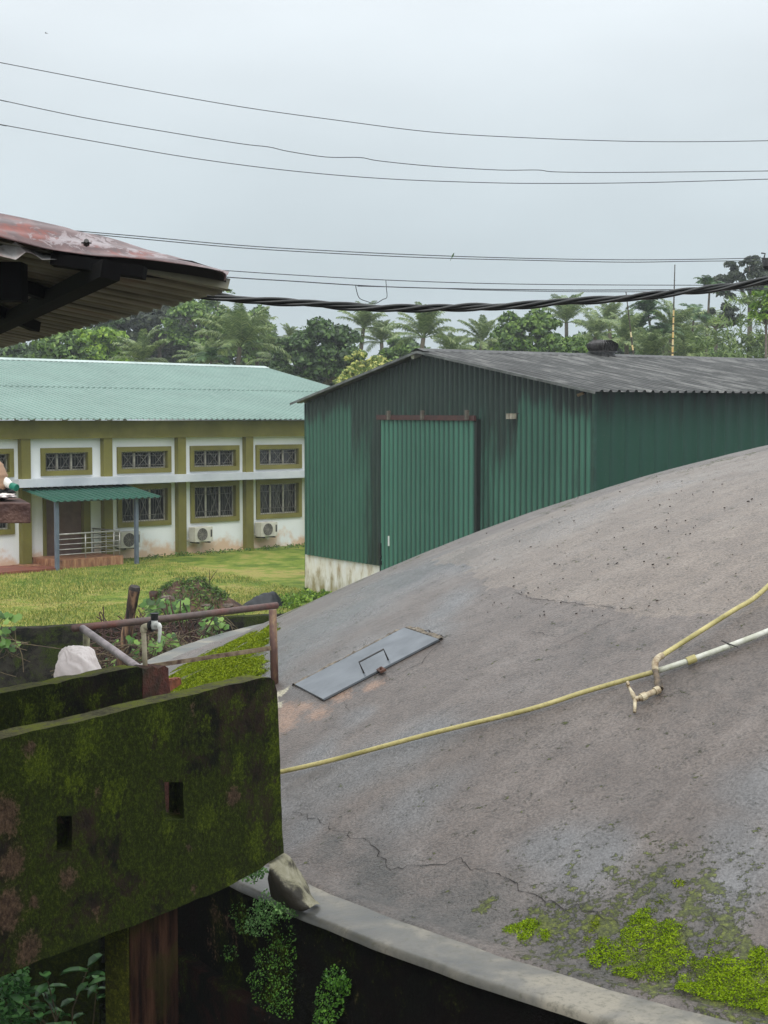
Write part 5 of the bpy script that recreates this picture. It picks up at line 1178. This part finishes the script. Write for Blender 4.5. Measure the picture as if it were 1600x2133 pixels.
L_bam = leafmat('leaves_bamboo', [(.2, (64, 86, 46)), (.5, (102, 126, 70)), (.8, (150, 168, 104))])
L_flo = leafmat('leaves_flowering', [(.3, (80, 108, 44)), (.5, (124, 144, 62)), (.66, (190, 190, 96)), (.8, (226, 222, 140))])
L_palm = leafmat('palm_leaflets', [(.2, (76, 98, 56)), (.5, (112, 134, 82)), (.8, (166, 178, 122))], .45, .25)
L_arec = leafmat('areca_leaflets', [(.2, (44, 70, 40)), (.5, (66, 98, 56)), (.8, (100, 130, 76))], .45, .2)
# broadleaf trees
T = [
 ('broadleaf_tree', 330, 625, 760, 190, 98, L_grey, 'dark grey green tree with the top just under the rusty roof', .34, 75, 110),
 ('broadleaf_tree', 440, 604, 760, 190, 92, L_mid, 'tall open tree rising behind the big palm left of centre', .32, 62, 90),
 ('broadleaf_tree', 535, 632, 770, 80, 94, L_mid, 'slim tree on the right shoulder of the tall open tree', .30, 36, 90),
 ('broadleaf_tree', 195, 672, 775, 150, 82, L_bri, 'bright yellow green round tree above the pale green roof', .30, 60, 120),
 ('broadleaf_tree', 225, 636, 790, 130, 97, L_dark, 'dark tree behind the bright yellow green tree, touching the rusty roof edge', .32, 50, 110),
 ('broadleaf_tree', 60, 706, 790, 190, 88, L_dark, 'dark tree at the far left below the rusty roof edge', .32, 60, 110),
 ('broadleaf_tree', 125, 690, 790, 150, 80, L_mid, 'dull low tree left of the bright yellow green tree', .30, 34, 100),
 ('broadleaf_tree', 668, 672, 810, 165, 73, L_dark, 'dense dark tree hung with creepers right of the pale green roof', .24, 95, 130),
 ('broadleaf_tree', 608, 705, 800, 90, 76, L_dark, 'smaller dark tree touching the left side of the creeper hung tree', .26, 40, 110),
 ('broadleaf_tree', 825, 708, 800, 130, 74, L_mid, 'mid green tree just left of the shed ridge', .26, 50, 110),
 ('broadleaf_tree', 735, 703, 800, 90, 77, L_mid, 'mid green tree between the creeper hung tree and the shed ridge', .26, 36, 110),
 ('broadleaf_tree', 950, 690, 800, 70, 98, L_dark, 'small distant tree in the gap between two palms above the shed ridge', .32, 26, 90),
 ('broadleaf_tree', 1100, 645, 790, 150, 78, L_mid, 'green bushy tree rising above the middle of the shed roof', .26, 75, 120),
 ('broadleaf_tree', 1185, 692, 790, 160, 68, L_mid, 'wide low tree left of the roof ventilator', .22, 80, 130),
 ('broadleaf_tree', 1035, 705, 790, 90, 84, L_bri, 'small light green tree at the foot of the palms left of the bushy tree', .28, 30, 100),
]
for (nm, px, ty, by, wd, Y, mt, lb, lf, ncl, per) in T: tree(nm, px, ty, by, wd, Y, mt, lb, leaf=lf, ncl=ncl, per=per)
tree('flowering_tree', 765, 738, 850, 150, 62, L_flo, 'pale yellow flowering tree beside the left slope of the shed roof', leaf=.16, ncl=85, per=140, clr=.22)
tree('tall_tree', 1560, 524, 668, 160, 86, L_grey, 'tall dark feathery tree at the right edge, highest of all', leaf=.24, ncl=58, per=130, clr=.19, low=-.4)
tree('tall_tree', 1500, 630, 700, 90, 90, L_grey, 'lower dark tree with gaps at the left foot of the tallest tree', leaf=.22, ncl=26, per=110, clr=.22, low=-.6)
tree('broadleaf_tree', 1592, 600, 700, 46, 58, L_bri, 'young tree with large bright leaves at the right edge under the twisted cable', leaf=.34, ncl=16, per=26, clr=.35)
for i, (px, ty, wd, mt, lb) in enumerate([(700, 712, 130, L_mid, 'hazy bush peeping out right of the creeper hung tree'), (850, 700, 120, L_dark, 'hazy dark bush behind the full coconut palm'), (970, 704, 110, L_mid, 'hazy bush behind the lone dark palm'), (1060, 690, 120, L_dark, 'hazy dark bush left behind the bushy tree'), (1240, 690, 120, L_dark, 'hazy dark bush behind the ventilator palms'), (1340, 690, 130, L_dark, 'hazy dark bush behind the areca palms'), (1450, 690, 130, L_mid, 'hazy bush behind the low palm at the bamboo'), (350, 690, 160, L_dark, 'hazy dark bush under the dark grey green tree'), (500, 690, 150, L_mid, 'hazy bush behind the biggest palm'), (30, 735, 150, L_mid, 'low hazy bush line at the left end above the pale green roof'), (260, 735, 130, L_dark, 'low hazy bush between the bright tree and the first palm'), (400, 700, 150, L_dark, 'low hazy bush between the two left palms'), (560, 690, 130, L_dark, 'low hazy bush right of the biggest palm'), (900, 700, 150, L_mid, 'low hazy bush behind the shed ridge'), (1020, 700, 130, L_mid, 'low hazy bush above the left part of the shed roof'), (1290, 688, 150, L_mid, 'low hazy bush just right of the roof ventilator'), (1400, 688, 140, L_bam, 'low hazy bush between the two striped stems and the bamboo')]):
    tree('bush', px, ty, 830, wd, 102, mt, lb, 'hazy bushes at the tree line', .36, 34, 110, cat='bush')
# bamboo mass
def bamboo(px, topy, boty, wpx, Y, label, n=9000):
    zt_ = atY(px, topy, Y)[2]; R = wpx*Y/FPX/2; cx_ = atY(px, topy, Y)[0]; t = thing('bamboo_clump', (cx_, Y, 0), label, 'bamboo', 'bamboo at the right edge')
    c = np.array([cx_, Y, zt_*.5+.4]); P, Nn, cc = crown_points(c, np.array([R, R, zt_*.5]), 80, n//80, .28, 3)
    V, F = leafquads(P, .34, .15, .16, nrm=Nn*.5+np.array([0, 0, -.2])); npmesh('leaves', V, F, L_bam, t)
    m = MB()
    for q in cc[:26]:
        b = np.array([cx_+rng.normal()*.5, Y+rng.normal()*.4, 0]); m.tube([b, b*.4+q*.6+np.array([0, 0, .4]), q+np.array([0, 0, .3])], [.05, .035, .012], 5)
    m.build('culms', simple('green_culm', (110, 130, 70), (80, 98, 50), 4, .5, 0) if 'green_culm' not in bpy.data.materials else bpy.data.materials['green_culm'], t)
bamboo(1570, 655, 800, 130, 66, 'large pale bamboo thicket at the right end of the shed roof')
bamboo(1500, 690, 800, 120, 64, 'smaller bamboo thicket left of the large one, with drooping narrow leaves', 8000)
# palms
def frond_mesh(name, nfr, L, droop, leaflets, ll, lw, upmin, upmax, seed, vdrop=.5):
    r = np.random.default_rng(seed); Vs = []; Fs = []; b = 0; rach = MB()
    for k in range(nfr):
        az = 2*math.pi*(k*.382+r.random()*.06); el0 = math.radians(r.uniform(upmin, upmax)) if k else math.radians(80)
        Lk = L*r.uniform(.8, 1.08); p = np.zeros(3); e = el0; pts = []; n = 14
        for i in range(n+1):
            pts.append(p.copy()); d = np.array([math.cos(az)*math.cos(e), math.sin(az)*math.cos(e), math.sin(e)])
            p = p+d*Lk/n; e -= math.radians(droop*r.uniform(.7, 1.2))/n*(.4+1.4*i/n)
        pts = np.array(pts); rach.tube(pts, [L*.012*(1-.8*i/n) for i in range(n+1)], 4, False)
        for i in range(leaflets):
            t = .14+.86*(i+.5)/leaflets; j = t*n; j0 = min(int(j), n-1); q = pts[j0]+(pts[j0+1]-pts[j0])*(j-j0); ax_ = pts[j0+1]-pts[j0]; ax_ /= np.linalg.norm(ax_)
            sd3 = np.cross(ax_, [0, 0, 1.]); sd3 /= np.linalg.norm(sd3)+1e-9; upv = np.cross(sd3, ax_)
            le = ll*math.sin(math.pi*(.12+.8*t))**.6*r.uniform(.8, 1.1)
            for s_ in (-1, 1):
                dv_ = sd3*s_*.8+ax_*.55+upv*r.uniform(-.1, .25); dv_ /= np.linalg.norm(dv_)
                mid = q+dv_*le*.5; tip = q+dv_*le*.9+np.array([0, 0, -vdrop*le*r.uniform(.5, 1.1)]); wv = ax_*lw*.5
                Vs += [q-wv*.6, q+wv*.6, mid+wv, mid-wv, tip+wv*.25, tip-wv*.25]; Fs += [(b, b+1, b+2, b+3), (b+3, b+2, b+4, b+5)]; b += 6
    return np.array(Vs), np.array(Fs), rach
palm_proto = {}
def palm(kind, px, py, Lpx, Y, label):
    key = (kind, int(rng.integers(0, 4))); c = atY(px, py, Y); L = Lpx*Y/FPX
    if key not in palm_proto:
        if kind == 'coconut': V, F, rc_ = frond_mesh('f', 22, 1.12, 62, 52, .25, .022, 0, 88, 100+key[1], .45)
        else: V, F, rc_ = frond_mesh('f', 11, 1.0, 95, 22, .36, .06, 25, 75, 200+key[1], .25)
        nm = 'coconut_palm' if kind == 'coconut' else 'areca_palm'
        t = thing(nm, (0, 0, 0), label, 'palm tree', 'palms behind the buildings')
        npmesh('fronds', V, F, L_palm if kind == 'coconut' else L_arec, t)
        rc_.build('frond_stalks', L_palm if kind == 'coconut' else L_arec, t)
        hgt = c[2]/L
        palm_proto[key] = t
        t.location = tuple(c); t.scale = (L, L, L)
    else:
        t = dup(palm_proto[key], tuple(c), rng.random()*6, L, label)
        for ch in list(t.children):
            if ch.name.startswith('trunk'): bpy.data.objects.remove(ch)
    t.rotation_euler = (rng.normal()*.10, rng.normal()*.10, rng.random()*6)
    # trunk: local coordinates (scaled by L)
    h = c[2]/L; m = MB(); k = [(.06*math.sin(a*2), .05*math.cos(a*1.7)-.05, -h*a) for a in np.linspace(0, 1, 9)]
    sc_ = (.13 if kind == 'coconut' else .07)/L
    m.tube(k, [sc_*(.8+.5*i/8) for i in range(9)], 8); me = bpy.data.meshes.new('trunk'); me.from_pydata(m.v, [], m.f); me.materials.append(barkm)
    o = bpy.data.objects.new('trunk', me); scene.collection.objects.link(o); o.parent = t; return t
for (px, py, L, Y, lb) in [
 (500, 712, 118, 72, 'biggest coconut palm, its crown above the pale green roof ridge'),
 (298, 742, 85, 76, 'coconut palm with a crown above the middle of the pale green roof'),
 (430, 752, 75, 76, 'low coconut palm half hidden at the left foot of the biggest palm'),
 (578, 742, 70, 80, 'low drooping coconut palm at the right foot of the biggest palm'),
 (603, 690, 34, 88, 'small palm top poking up left of the creeper hung tree'),
 (757, 672, 70, 84, 'coconut palm under the hanging wire loop'),
 (795, 702, 62, 86, 'lower coconut palm right of the one under the wire loop'),
 (882, 692, 88, 70, 'full coconut palm right above the left slope of the shed ridge'),
 (940, 725, 60, 76, 'low palm right of the shed ridge tip'),
 (1004, 702, 72, 84, 'dark coconut palm standing alone right of the shed ridge'),
 (1180, 660, 80, 92, 'coconut palm behind the green bushy tree'),
 (1270, 672, 70, 88, 'coconut palm touching the twisted cable above the ventilator'),
 (1240, 690, 70, 84, 'coconut palm right behind the ventilator with drooping fronds'),
 (1305, 702, 85, 74, 'coconut palm at the left striped stem'),
 (1400, 680, 85, 80, 'coconut palm behind the right striped stem'),
 (1352, 742, 85, 70, 'young upright coconut palm low between the striped stems'),
 (1440, 735, 80, 70, 'low coconut palm right of the striped stems'),
 (1473, 668, 50, 92, 'narrow distant palm left of the tallest tree'),
 (1425, 705, 60, 84, 'coconut palm between the right striped stem and the bamboo'),
]: palm('coconut', px, py+12, L*.86, Y, lb)
for (px, py, L, Y, lb) in [(1350, 652, 50, 78, 'dark areca palm between the two striped stems'), (1335, 690, 60, 78, 'fuller areca palm below the dark one, right of the left striped stem'), (1478, 606, 46, 84, 'areca palm whose crown meets the tallest tree under the wires'), (1445, 668, 55, 82, 'areca palm left of the narrow distant palm'), (440, 752, 50, 72, 'small bright areca palm in front of the low coconut palm'), (1382, 700, 46, 76, 'small areca palm just left of the right striped stem')]:
    palm('areca', px, py, L, Y, lb)
# banded bamboo stems
CULM = Mt('banded_culm'); CULM.col(CULM.mix(CULM.attr('dark'), CULM.ramp(CULM.noise(2, 3), [(.4, (214, 176, 110)), (.6, (222, 204, 164))]), (64, 56, 46))).rough(.5)
def stem(px0, py0, px1, py1, Y, label):
    a = atY(px0, py0, Y); b = atY(px1, py1, Y); d = a-b; b = b-d/np.linalg.norm(d)*((b[2]-.2)/(d[2]/np.linalg.norm(d)))
    t = thing('bamboo_pole', b, label, 'bamboo pole', 'banded poles above the shed roof'); n = 34
    m1 = MB(); at = []
    for i in range(n):
        t0, t1 = i/n, (i+1)/n; p, q = b+(a-b)*t0, b+(a-b)*t1; r_ = .085*(1-.8*t0)
        for (u0, u1, k, dk) in ((0, .8, 1, t0 >= .8 or rng.random() < .06), (.8, .98, 1.12, True)):
            m1.tube([p+(q-p)*u0, p+(q-p)*u1], r_*k, 8); at += [float(dk)]*16
    o = m1.build('culm', CULM.m, t); A_ = o.data.attributes.new('dark', 'FLOAT', 'POINT'); A_.data.foreach_set('value', np.array(at, np.float32))
stem(1304, 607, 1320, 742, 62, 'left yellow and dark banded stem rising above the shed roof')
stem(1406, 551, 1401, 742, 62, 'right and taller yellow banded stem rising above the shed roof')

# lawn grass blades
n = 110000
px = rng.uniform(-60, 760, n); py = 1150+170*rng.random(n)**1.0
d = np.stack([(px-800)/FPX, np.ones(n), -(py-HY)/FPX], -1); t = CZ/-d[:, 2]; X = d[:, 0]*t; Y = t
ok = (((X-GA[0])*gn[0]+(Y-GA[1])*gn[1]) > .2) & (((X-FP[0])*FN[0]+(Y-FP[1])*FN[1]) > .1) & (((X-SR[0])*SN[0]+(Y-SR[1])*SN[1]) > 0.05)
X, Y = X[ok], Y[ok]; n = len(X); fd = (X-FP[0])*FN[0]+(Y-FP[1])*FN[1]; Z = .08*np.clip(1-(fd-1.5)/8, 0, 1)-.01
ptc = n3(X, Y, 2, .7); h = (.02+.07*rng.random(n))*(.15+1.9*np.clip(ptc-.15, 0, 1))*(1+.5*np.clip((Y-33)/10, 0, 1)); a = rng.random(n)*6.28; wd = .007+.008*rng.random(n)
B = np.stack([X, Y, Z], -1); s_ = np.stack([np.cos(a), np.sin(a), a*0], -1)*wd[:, None]; tipv = np.stack([rng.normal(size=n)*.03, rng.normal(size=n)*.03, h], -1)
V = np.stack([B-s_, B+s_, B+tipv], 1).reshape(-1, 3)
gl = leafmat('grass_blades', [(.25, (84, 106, 36)), (.5, (136, 150, 62)), (.75, (200, 188, 110))], .6, .2)
o = npmesh('lawn_grass', V, np.arange(3*n).reshape(-1, 3), gl, org=(float(X.mean()), float(Y.mean()), 0)); tag(o, 'short yellow green grass of the lawn between the wall and the buildings', 'grass', kind='stuff')
# weeds along facade foot and shed foot
def weeds(name, pts, size, n, mat, label, cat, h, kind='stuff', org=None):
    C = []
    for (x_, y_, r_) in pts:
        q = rng.normal(size=(n, 3))*[r_, r_, 0]*.5; q[:, 0] += x_; q[:, 1] += y_; q[:, 2] = rng.random(n)*h*np.exp(-((q[:, 0]-x_)**2+(q[:, 1]-y_)**2)/(r_*r_)); C.append(q)
    C = np.concatenate(C); V, F = leafquads(C, size, .8, .5); o = npmesh(name, V, F, mat, org=C.mean(0)); tag(o, label, cat, kind=kind); return o
pts = [(*(FP+FD*s_+FN*(.35+.3*rng.random()))[:2], .35) for s_ in np.linspace(fr_(300, 1160)[0], fr_(700, 1130)[0], 22)]
weeds('weeds', pts, .07, 130, L_mid, 'fringe of low weeds along the foot of the white building', 'weeds', .22)
pts = [tuple(onZ(px_, py_, 0)[:2])+(.28,) for px_, py_ in ((600, 1252), (625, 1256), (650, 1250), (675, 1246), (612, 1268), (640, 1244), (590, 1262))]
weeds('weeds', pts, .09, 160, L_bri, 'leafy ground weeds at the shed corner behind the dome edge', 'weeds', .2)
# dirt heap
hc_ = onZ(402, 1272, 0); hx = np.linspace(-1, 1, 70); HX, HY_ = np.meshgrid(hx, hx, indexing='ij')
hw, hd_ = .98, .8; WX = hc_[0]+HX*hw*1.15; WY = hc_[1]+.3+HY_*hd_
r_ = np.hypot(HX, HY_); H = np.clip(1-r_**1.6, 0, 1)*.60*(1-.25*HX)+(n3(WX, WY, 0, 4)-.5)*.28*np.clip(1.1-r_, 0, 1)+(n3(WX, WY, 5, 14)-.5)*.10*np.clip(1.1-r_, 0, 1)
heap = thing('soil_heap', hc_, 'heap of dug soil overgrown with pulled weeds on the lawn', 'heap')
MB().grid(np.stack([WX, WY, H-.02], -1)).build('soil', simple('red_brown_soil', (112, 84, 66), (62, 46, 38), 5, .9, .8, 14, .05), heap, smooth=False)
q = rng.integers(0, 70*70, 5200); hxq, hyq = HX.ravel()[q], HY_.ravel()[q]; keep = (n3(hxq, hyq, 8, 3.0) > .46) & (hxq < .62) & (np.hypot(hxq, hyq) < .95)
C = np.stack([WX.ravel()[q], WY.ravel()[q], H.ravel()[q]], -1)[keep]+rng.normal(size=(keep.sum(), 3))*[.02, .02, .03]+[0, 0, .02]
V, F = leafquads(C, .10, .3, .22); npmesh('pulled_weeds', V, F, L_mid, heap)
m = MB(); tw = atY(437, 1215, hc_[1]+.2); m.tube([tw-np.array([0, 0, .2]), tw+np.array([.0, 0, .12]), tw+np.array([-.01, 0, .30])], [.012, .009, .003], 5).tube([tw+np.array([0, 0, .05]), tw+np.array([.1, 0, .2]), tw+np.array([.17, 0, .29])], [.009, .006, .003], 5); m.build('twig', simple('twig_bark', (70, 52, 44), None, 5, .8, 0), heap)
pot = onZ(320, 1240, 0); pot = atY(320, 1240, hc_[1]+.1)
pt_ = thing('clay_pot', pot-np.array([0, 0, .15]), 'broken brown pot half buried at the left side of the soil heap', 'pot')
MB().tube([pot-np.array([0, 0, .15]), pot-np.array([0, 0, .05]), pot+np.array([0, 0, .06]), pot+np.array([0, 0, .09])], [.05, .085, .10, .075], 16, False).build('body', simple('brown_pot', (110, 74, 56), (60, 42, 36), 6, .7, .3), pt_, smooth=True)
# stones
m = MB()
for (x_, y_, s_) in ((350, 1247, .09), (300, 1262, .07), (430, 1262, .06), (475, 1262, .07)):
    c = atY(x_, y_, hc_[1]-.75); st2 = MB().grid(lumpy(c, s_*1.4, s_, s_*.6, .5, x_)); o = st2.build('stone', bpy.data.materials.get('grey_stone') or simple('grey_stone', (122, 108, 96), (86, 76, 68), 6, .8, .3), org='base', smooth=True)
    tag(o, {350: 'flat brown stone at the left foot of the soil heap', 300: 'small stone left of the soil heap near the wooden post', 430: 'small stone in front of the middle of the soil heap', 475: 'stone at the right foot of the soil heap'}[x_], 'stone', 'stones around the soil heap')
# tarp
tc_ = onZ(548, 1264, 0); TX, TY = np.meshgrid(np.linspace(-1, 1, 50), np.linspace(-1, 1, 30), indexing='ij')
rt = np.hypot(TX, TY); hgt = np.clip(1-rt**2.2, 0, 1)*.36*(.66+.3*TX+.18*np.exp(-((TX-.55)/.3)**2))+np.abs(np.sin(TX*7+TY*3+2*n3(TX, TY, 1, 2)))*.035*np.clip(1-rt*.6, 0, 1)
tg = MB().grid(np.stack([tc_[0]+TX*.46, tc_[1]+.15+TY*.35, hgt], -1)).build('tarpaulin', simple('grey_black_tarp', (34, 38, 42), (20, 23, 26), 3, .6, .15), org=tc_, smooth=True)
tag(tg, 'dark grey tarpaulin bunched up on the grass right of the soil heap', 'tarpaulin')
# wooden post
a = atY(281, 1222, 20.0); b = atY(256, 1375, 20.2); dd = (b-a)/np.linalg.norm(b-a); e = b+dd*2.2
wpst = thing('wooden_post', e, 'weathered leaning wooden post with a cut top behind the railing', 'post')
wdm = Mt('weathered_wood'); q = wdm.noise(14, 5, .65, (1, 1, .12), .3); wdm.col(wdm.ramp(q, [(.38, (30, 22, 19)), (.5, (78, 56, 43)), (.62, (150, 118, 88))])).rough(.8).bump(q, .8, .02)
pts = [a+dd*t for t in np.linspace(0, .98, 16)]; rs_ = [.058, .066, .068, .064, .06, .06, .058, .06, .062, .066, .07, .07, .072, .075, .078, .08]
pts += [e]; rs_ += [.10]; rs_ = [r*1.12*(1+.06*math.sin(i*2.1)) for i, r in enumerate(rs_)]
MB().tube(pts, rs_, 14).build('log', wdm.m, wpst, smooth=True)
MB().tube([a-dd*.004, a+dd*.04], [.066, .079], 14).build('cut_top', simple('dark_cut_wood', (70, 60, 52), (40, 34, 30), 9, .8, .5), wpst)
# vines with lobed leaves
def lobed(C, size, tilt=.6, stretch=1.0):
    V = []; F = []; b = 0
    prof = [(0, -.05), (.28, -.22), (.5, 0), (.44, .3), (.2, .42), (0, .62), (-.2, .42), (-.44, .3), (-.5, 0), (-.28, -.22)]
    for c in C:
        n = np.array([rng.normal()*.45, -.75+rng.normal()*.3, .55+rng.random()*.7]); n /= np.linalg.norm(n)
        t = np.array([rng.normal(), rng.normal()*.3, -.8]); t -= n*(t@n); t /= np.linalg.norm(t); s_ = np.cross(n, t); sz = size*rng.uniform(.55, 1.2)
        V.append(c+n*sz*.06); 
        for (x_, y_) in prof: V.append(c+s_*x_*sz*stretch+t*y_*sz-n*sz*.18*abs(x_))
        F += [(b, b+1+i, b+1+(i+1) % 10) for i in range(10)]; b += 11
    return np.array(V), np.array(F)
L_vine = leafmat('vine_leaves', [(.2, (44, 78, 24)), (.5, (84, 126, 44)), (.8, (150, 182, 92))], .45, .3)
def vine(px0, px1, py0, py1, Y, n, size, label, stems=8):
    cs = [atY(rng.uniform(px0, px1), rng.uniform(py0, py1), Y+rng.uniform(-.3, .3)) for _ in range(n)]
    base = atY((px0+px1)/2, py1+10, Y)
    t = thing('creeper', base, label, 'plant', 'lobed creepers around the retaining wall')
    V, F = lobed(cs, size*.85); npmesh('leaves', V, F, L_vine, t)
    m = MB()
    for k in range(stems*3):
        a_, b_ = cs[int(rng.integers(n))], base+rng.normal(size=3)*[.3, .15, .15]; m.tube(smoothpath([b_, a_*.5+b_*.5+rng.normal(size=3)*.08, a_], 4), .006, 4)
    m.build('stems', bpy.data.materials.get('vine_stem') or simple('vine_stem', (110, 98, 66), (66, 50, 38), 8, .7, 0), t)
vine(312, 345, 1328, 1372, 19.5, 9, .16, 'large round leaved creeper right of the tap standpipe')
vine(268, 300, 1312, 1375, 20.0, 12, .15, 'creeper leaves between the wooden post and the tap standpipe')
vine(340, 372, 1318, 1350, 21.0, 8, .20, 'creeper with the biggest leaf under the railing, left of the pale ledge')
vine(372, 396, 1336, 1345, 19.0, 2, .15, 'single round leaf creeper lying on the edge of the pale ledge')
vine(415, 478, 1284, 1325, 24.0, 26, .20, 'light green creeper hanging over the retaining wall below the top rail')
vine(295, 400, 1250, 1290, 28.5, 60, .24, 'pale green creeper in front of the soil heap, above the rail')
vine(430, 445, 1260, 1285, 28.5, 8, .2, 'small creeper tuft left of the tarpaulin at the heap foot')
vine(-20, 32, 1272, 1350, 21.5, 36, .2, 'creeper at the left edge hanging over the retaining wall')
vine(180, 250, 1330, 1385, 20.6, 12, .10, 'sparse small leaved creeper behind the white bag and brace')
# brush heap in the dark corner behind
m = MB()
for k in range(260):
    c = atY(rng.uniform(205, 420), rng.uniform(1306, 1400), 22+rng.uniform(-.6, .8)); d = rng.normal(size=3)*[.22, .1, .2]; m.tube([c-d, c+rng.normal(size=3)*.03, c+d], .009, 4, False)
tag(m.build('dry_brush', simple('red_brown_twigs', (84, 56, 44), (44, 30, 26), 4, .8, 0), org='base'), 'tangle of dead red brown twigs in the dark gap behind the railing', 'brush', kind='stuff')
# ferns on the tank rim and wall
L_fern = leafmat('fern_leaflets', [(.2, (62, 104, 44)), (.5, (104, 156, 76)), (.8, (164, 206, 128))], .5, .2)
L_fern2 = leafmat('dark_fern_leaflets', [(.2, (40, 80, 20)), (.5, (72, 122, 32)), (.8, (112, 164, 52))], .5, .2)
def fern(pts, n, size, label, mat, out=.05, sprig=False):
    C = []; Nn = []
    for (px_, py_, rp_) in pts:
        for _ in range(n):
            a_ = rng.random()*6.28; q_ = rp_*math.sqrt(rng.random()); P_ = oncyl(px_+math.cos(a_)*q_, py_+math.sin(a_)*q_, RO+.0)
            nn_ = np.array([P_[0]-TC[0], P_[1]-TC[1], 0]); nn_ /= np.linalg.norm(nn_); C.append(P_+nn_*out*rng.random()*(1-.6*q_/rp_)); Nn.append(nn_+np.array([0, 0, .3]))
    C = np.array(C); base = C[np.argmax(C[:, 2])]
    V, F = leafquads(C, size, .3, .75, nrm=np.array(Nn)); tag(npmesh('fern', V, F, mat, org=C.mean(0)), label, 'plant', 'small ferns on the tank wall')
fern([(575, 1880, 34), (600, 1872, 30), (560, 1900, 30), (610, 1890, 22), (548, 1925, 24)], 240, .013, 'bright tufted fern at the corner where the wall meets the pale rim', L_fern, .12)
fern([(585, 1945, 34), (592, 1985, 30), (590, 2025, 32), (590, 2065, 28), (585, 2105, 30), (555, 2000, 26), (560, 2070, 36), (540, 2040, 22), (575, 2125, 36)], 130, .011, 'long mat of tiny ferns hanging down the dark tank wall', L_fern2, .035)
fern([(700, 2035, 26), (698, 2065, 34), (688, 2095, 32), (715, 2050, 20), (680, 2120, 24)], 190, .013, 'separate bushy fern on the dark wall right of the hanging mat', L_fern2, .06)
fern([(535, 1805, 18), (525, 1825, 16), (548, 1815, 14)], 90, .016, 'little fern tuft under the bottom edge of the nearest mossy wall', L_fern, .05)
fern([(500, 1900, 22), (480, 1985, 18), (505, 1930, 16)], 60, .013, 'thin dark fern sprigs left of the hanging mat', L_fern2, .03)
# plants in the dark corner bottom left
L_und = leafmat('shade_leaves', [(.2, (40, 76, 36)), (.5, (66, 116, 54)), (.8, (108, 160, 84))], .4, .2)
def bigplant(px_, py_, Y, n, ll, label):
    c0 = atY(px_, py_, Y); t = thing('leafy_plant', (c0[0], c0[1], -1.3), label, 'plant', 'plants in the shade under the wall'); V = []; F = []; b = 0; m = MB()
    for k in range(n):
        top = c0+rng.normal(size=3)*[.10, .10, .07]; m.tube([(c0[0], c0[1], -1.3), (c0*.6+top*.4)-np.array([0, 0, .15]), top], [.005, .004, .003], 5)
        for q_ in range(6):
            az = q_*2.4+k; el_ = rng.uniform(.0, .7); d = np.array([math.cos(az)*math.cos(el_), math.sin(az)*math.cos(el_), math.sin(el_)]); s_ = np.cross(d, [0, 0, 1.]); s_ /= np.linalg.norm(s_); L1 = ll*rng.uniform(.6, 1.1)
            o_ = top-np.array([0, 0, .04*q_*.5]); pr_ = [(0, .02), (.3, .2), (.6, .19), (.85, .09), (1, 0)]
            mid = [o_+d*L1*a_+np.array([0, 0, -.35*L1*a_*a_]) for a_, _ in pr_]
            for i in range(4):
                w0, w1 = pr_[i][1]*L1, pr_[i+1][1]*L1; up_2 = np.array([0, 0, .1*L1])
                V += [mid[i], mid[i]+s_*w0+up_2*(w0 > 0), mid[i+1]+s_*w1+up_2*(w1 > 0), mid[i+1], mid[i]-s_*w0+up_2*(w0 > 0), mid[i+1]-s_*w1+up_2*(w1 > 0)]; F += [(b, b+1, b+2, b+3), (b, b+3, b+5, b+4)]; b += 6
    npmesh('leaves', V, F, L_und, t); m.build('stems', bpy.data.materials['vine_stem'], t)
bigplant(128, 2060, 7.6, 4, .14, 'glossy broad leaved plant in the dark gap under the nearest wall')
bigplant(185, 2110, 7.8, 3, .12, 'lower broad leaved plant beside the pier in the dark gap')
bigplant(75, 2140, 7.5, 3, .12, 'broad leaved plant cut by the bottom edge near the left corner')
C = np.array([atY(rng.uniform(-40, 60), rng.uniform(2010, 2160), 7.6+rng.random()*.5) for _ in range(900)])
t = thing('trailing_plant', C.mean(0)*[1, 1, 0]+np.array([0, 0, -1.3]), 'small leaved trailing plant in the bottom left corner', 'plant', None)
V, F = leafquads(C, .03, .5, .8); npmesh('leaves', V, F, L_und, t)
C = np.array([atY(rng.uniform(-60, 240), rng.uniform(1900, 2200), 8.6+rng.random()*1.2) for _ in range(9000)])
V, F = leafquads(C, .07, .3, .35); o = npmesh('undergrowth', V, F, leafmat('dead_dark_leaves', [(.2, (16, 18, 12)), (.6, (32, 34, 20)), (.8, (50, 60, 30))], .7, .1), org=C.mean(0)); tag(o, 'dark tangled undergrowth below the nearest mossy wall', 'undergrowth', kind='stuff')
# bank of earth behind it
m = MB(); xs = np.linspace(-7, -1.25, 30); ys = np.linspace(8.6, 11.5, 16); BX, BY = np.meshgrid(xs, ys, indexing='ij'); BZ = -1.3+np.clip((BY-8.5)/1.2, 0, 1)*2.4+(n3(BX, BY, 3, 1.5)-.5)*.3
m.grid(np.stack([BX, BY-.0, np.minimum(BZ, 1.25)], -1)); tag(m.build('earth_bank', lowm, smooth=True), kind='structure')

# ================================================================== HAZE
hz = MB().box((0, 60, 9.0), ((1, 0, 0), (0, 1, 0), (0, 0, 1)), (1000, 1990, 13)); 
hm = bpy.data.materials.new('haze'); hm.use_nodes = True; ht = hm.node_tree; ht.nodes.clear()
ho = N(ht, 'ShaderNodeOutputMaterial'); hv = N(ht, 'ShaderNodeVolumePrincipled'); hv.inputs['Color'].default_value = (.86, .92, .96, 1); hv.inputs['Density'].default_value = HAZE = .0009
ht.links.new(hv.outputs[0], ho.inputs['Volume'])
if HAZE > 0:
    o = hz.build('haze', hm); tag(o, 'thin rainy haze in the air', 'haze', kind='stuff')
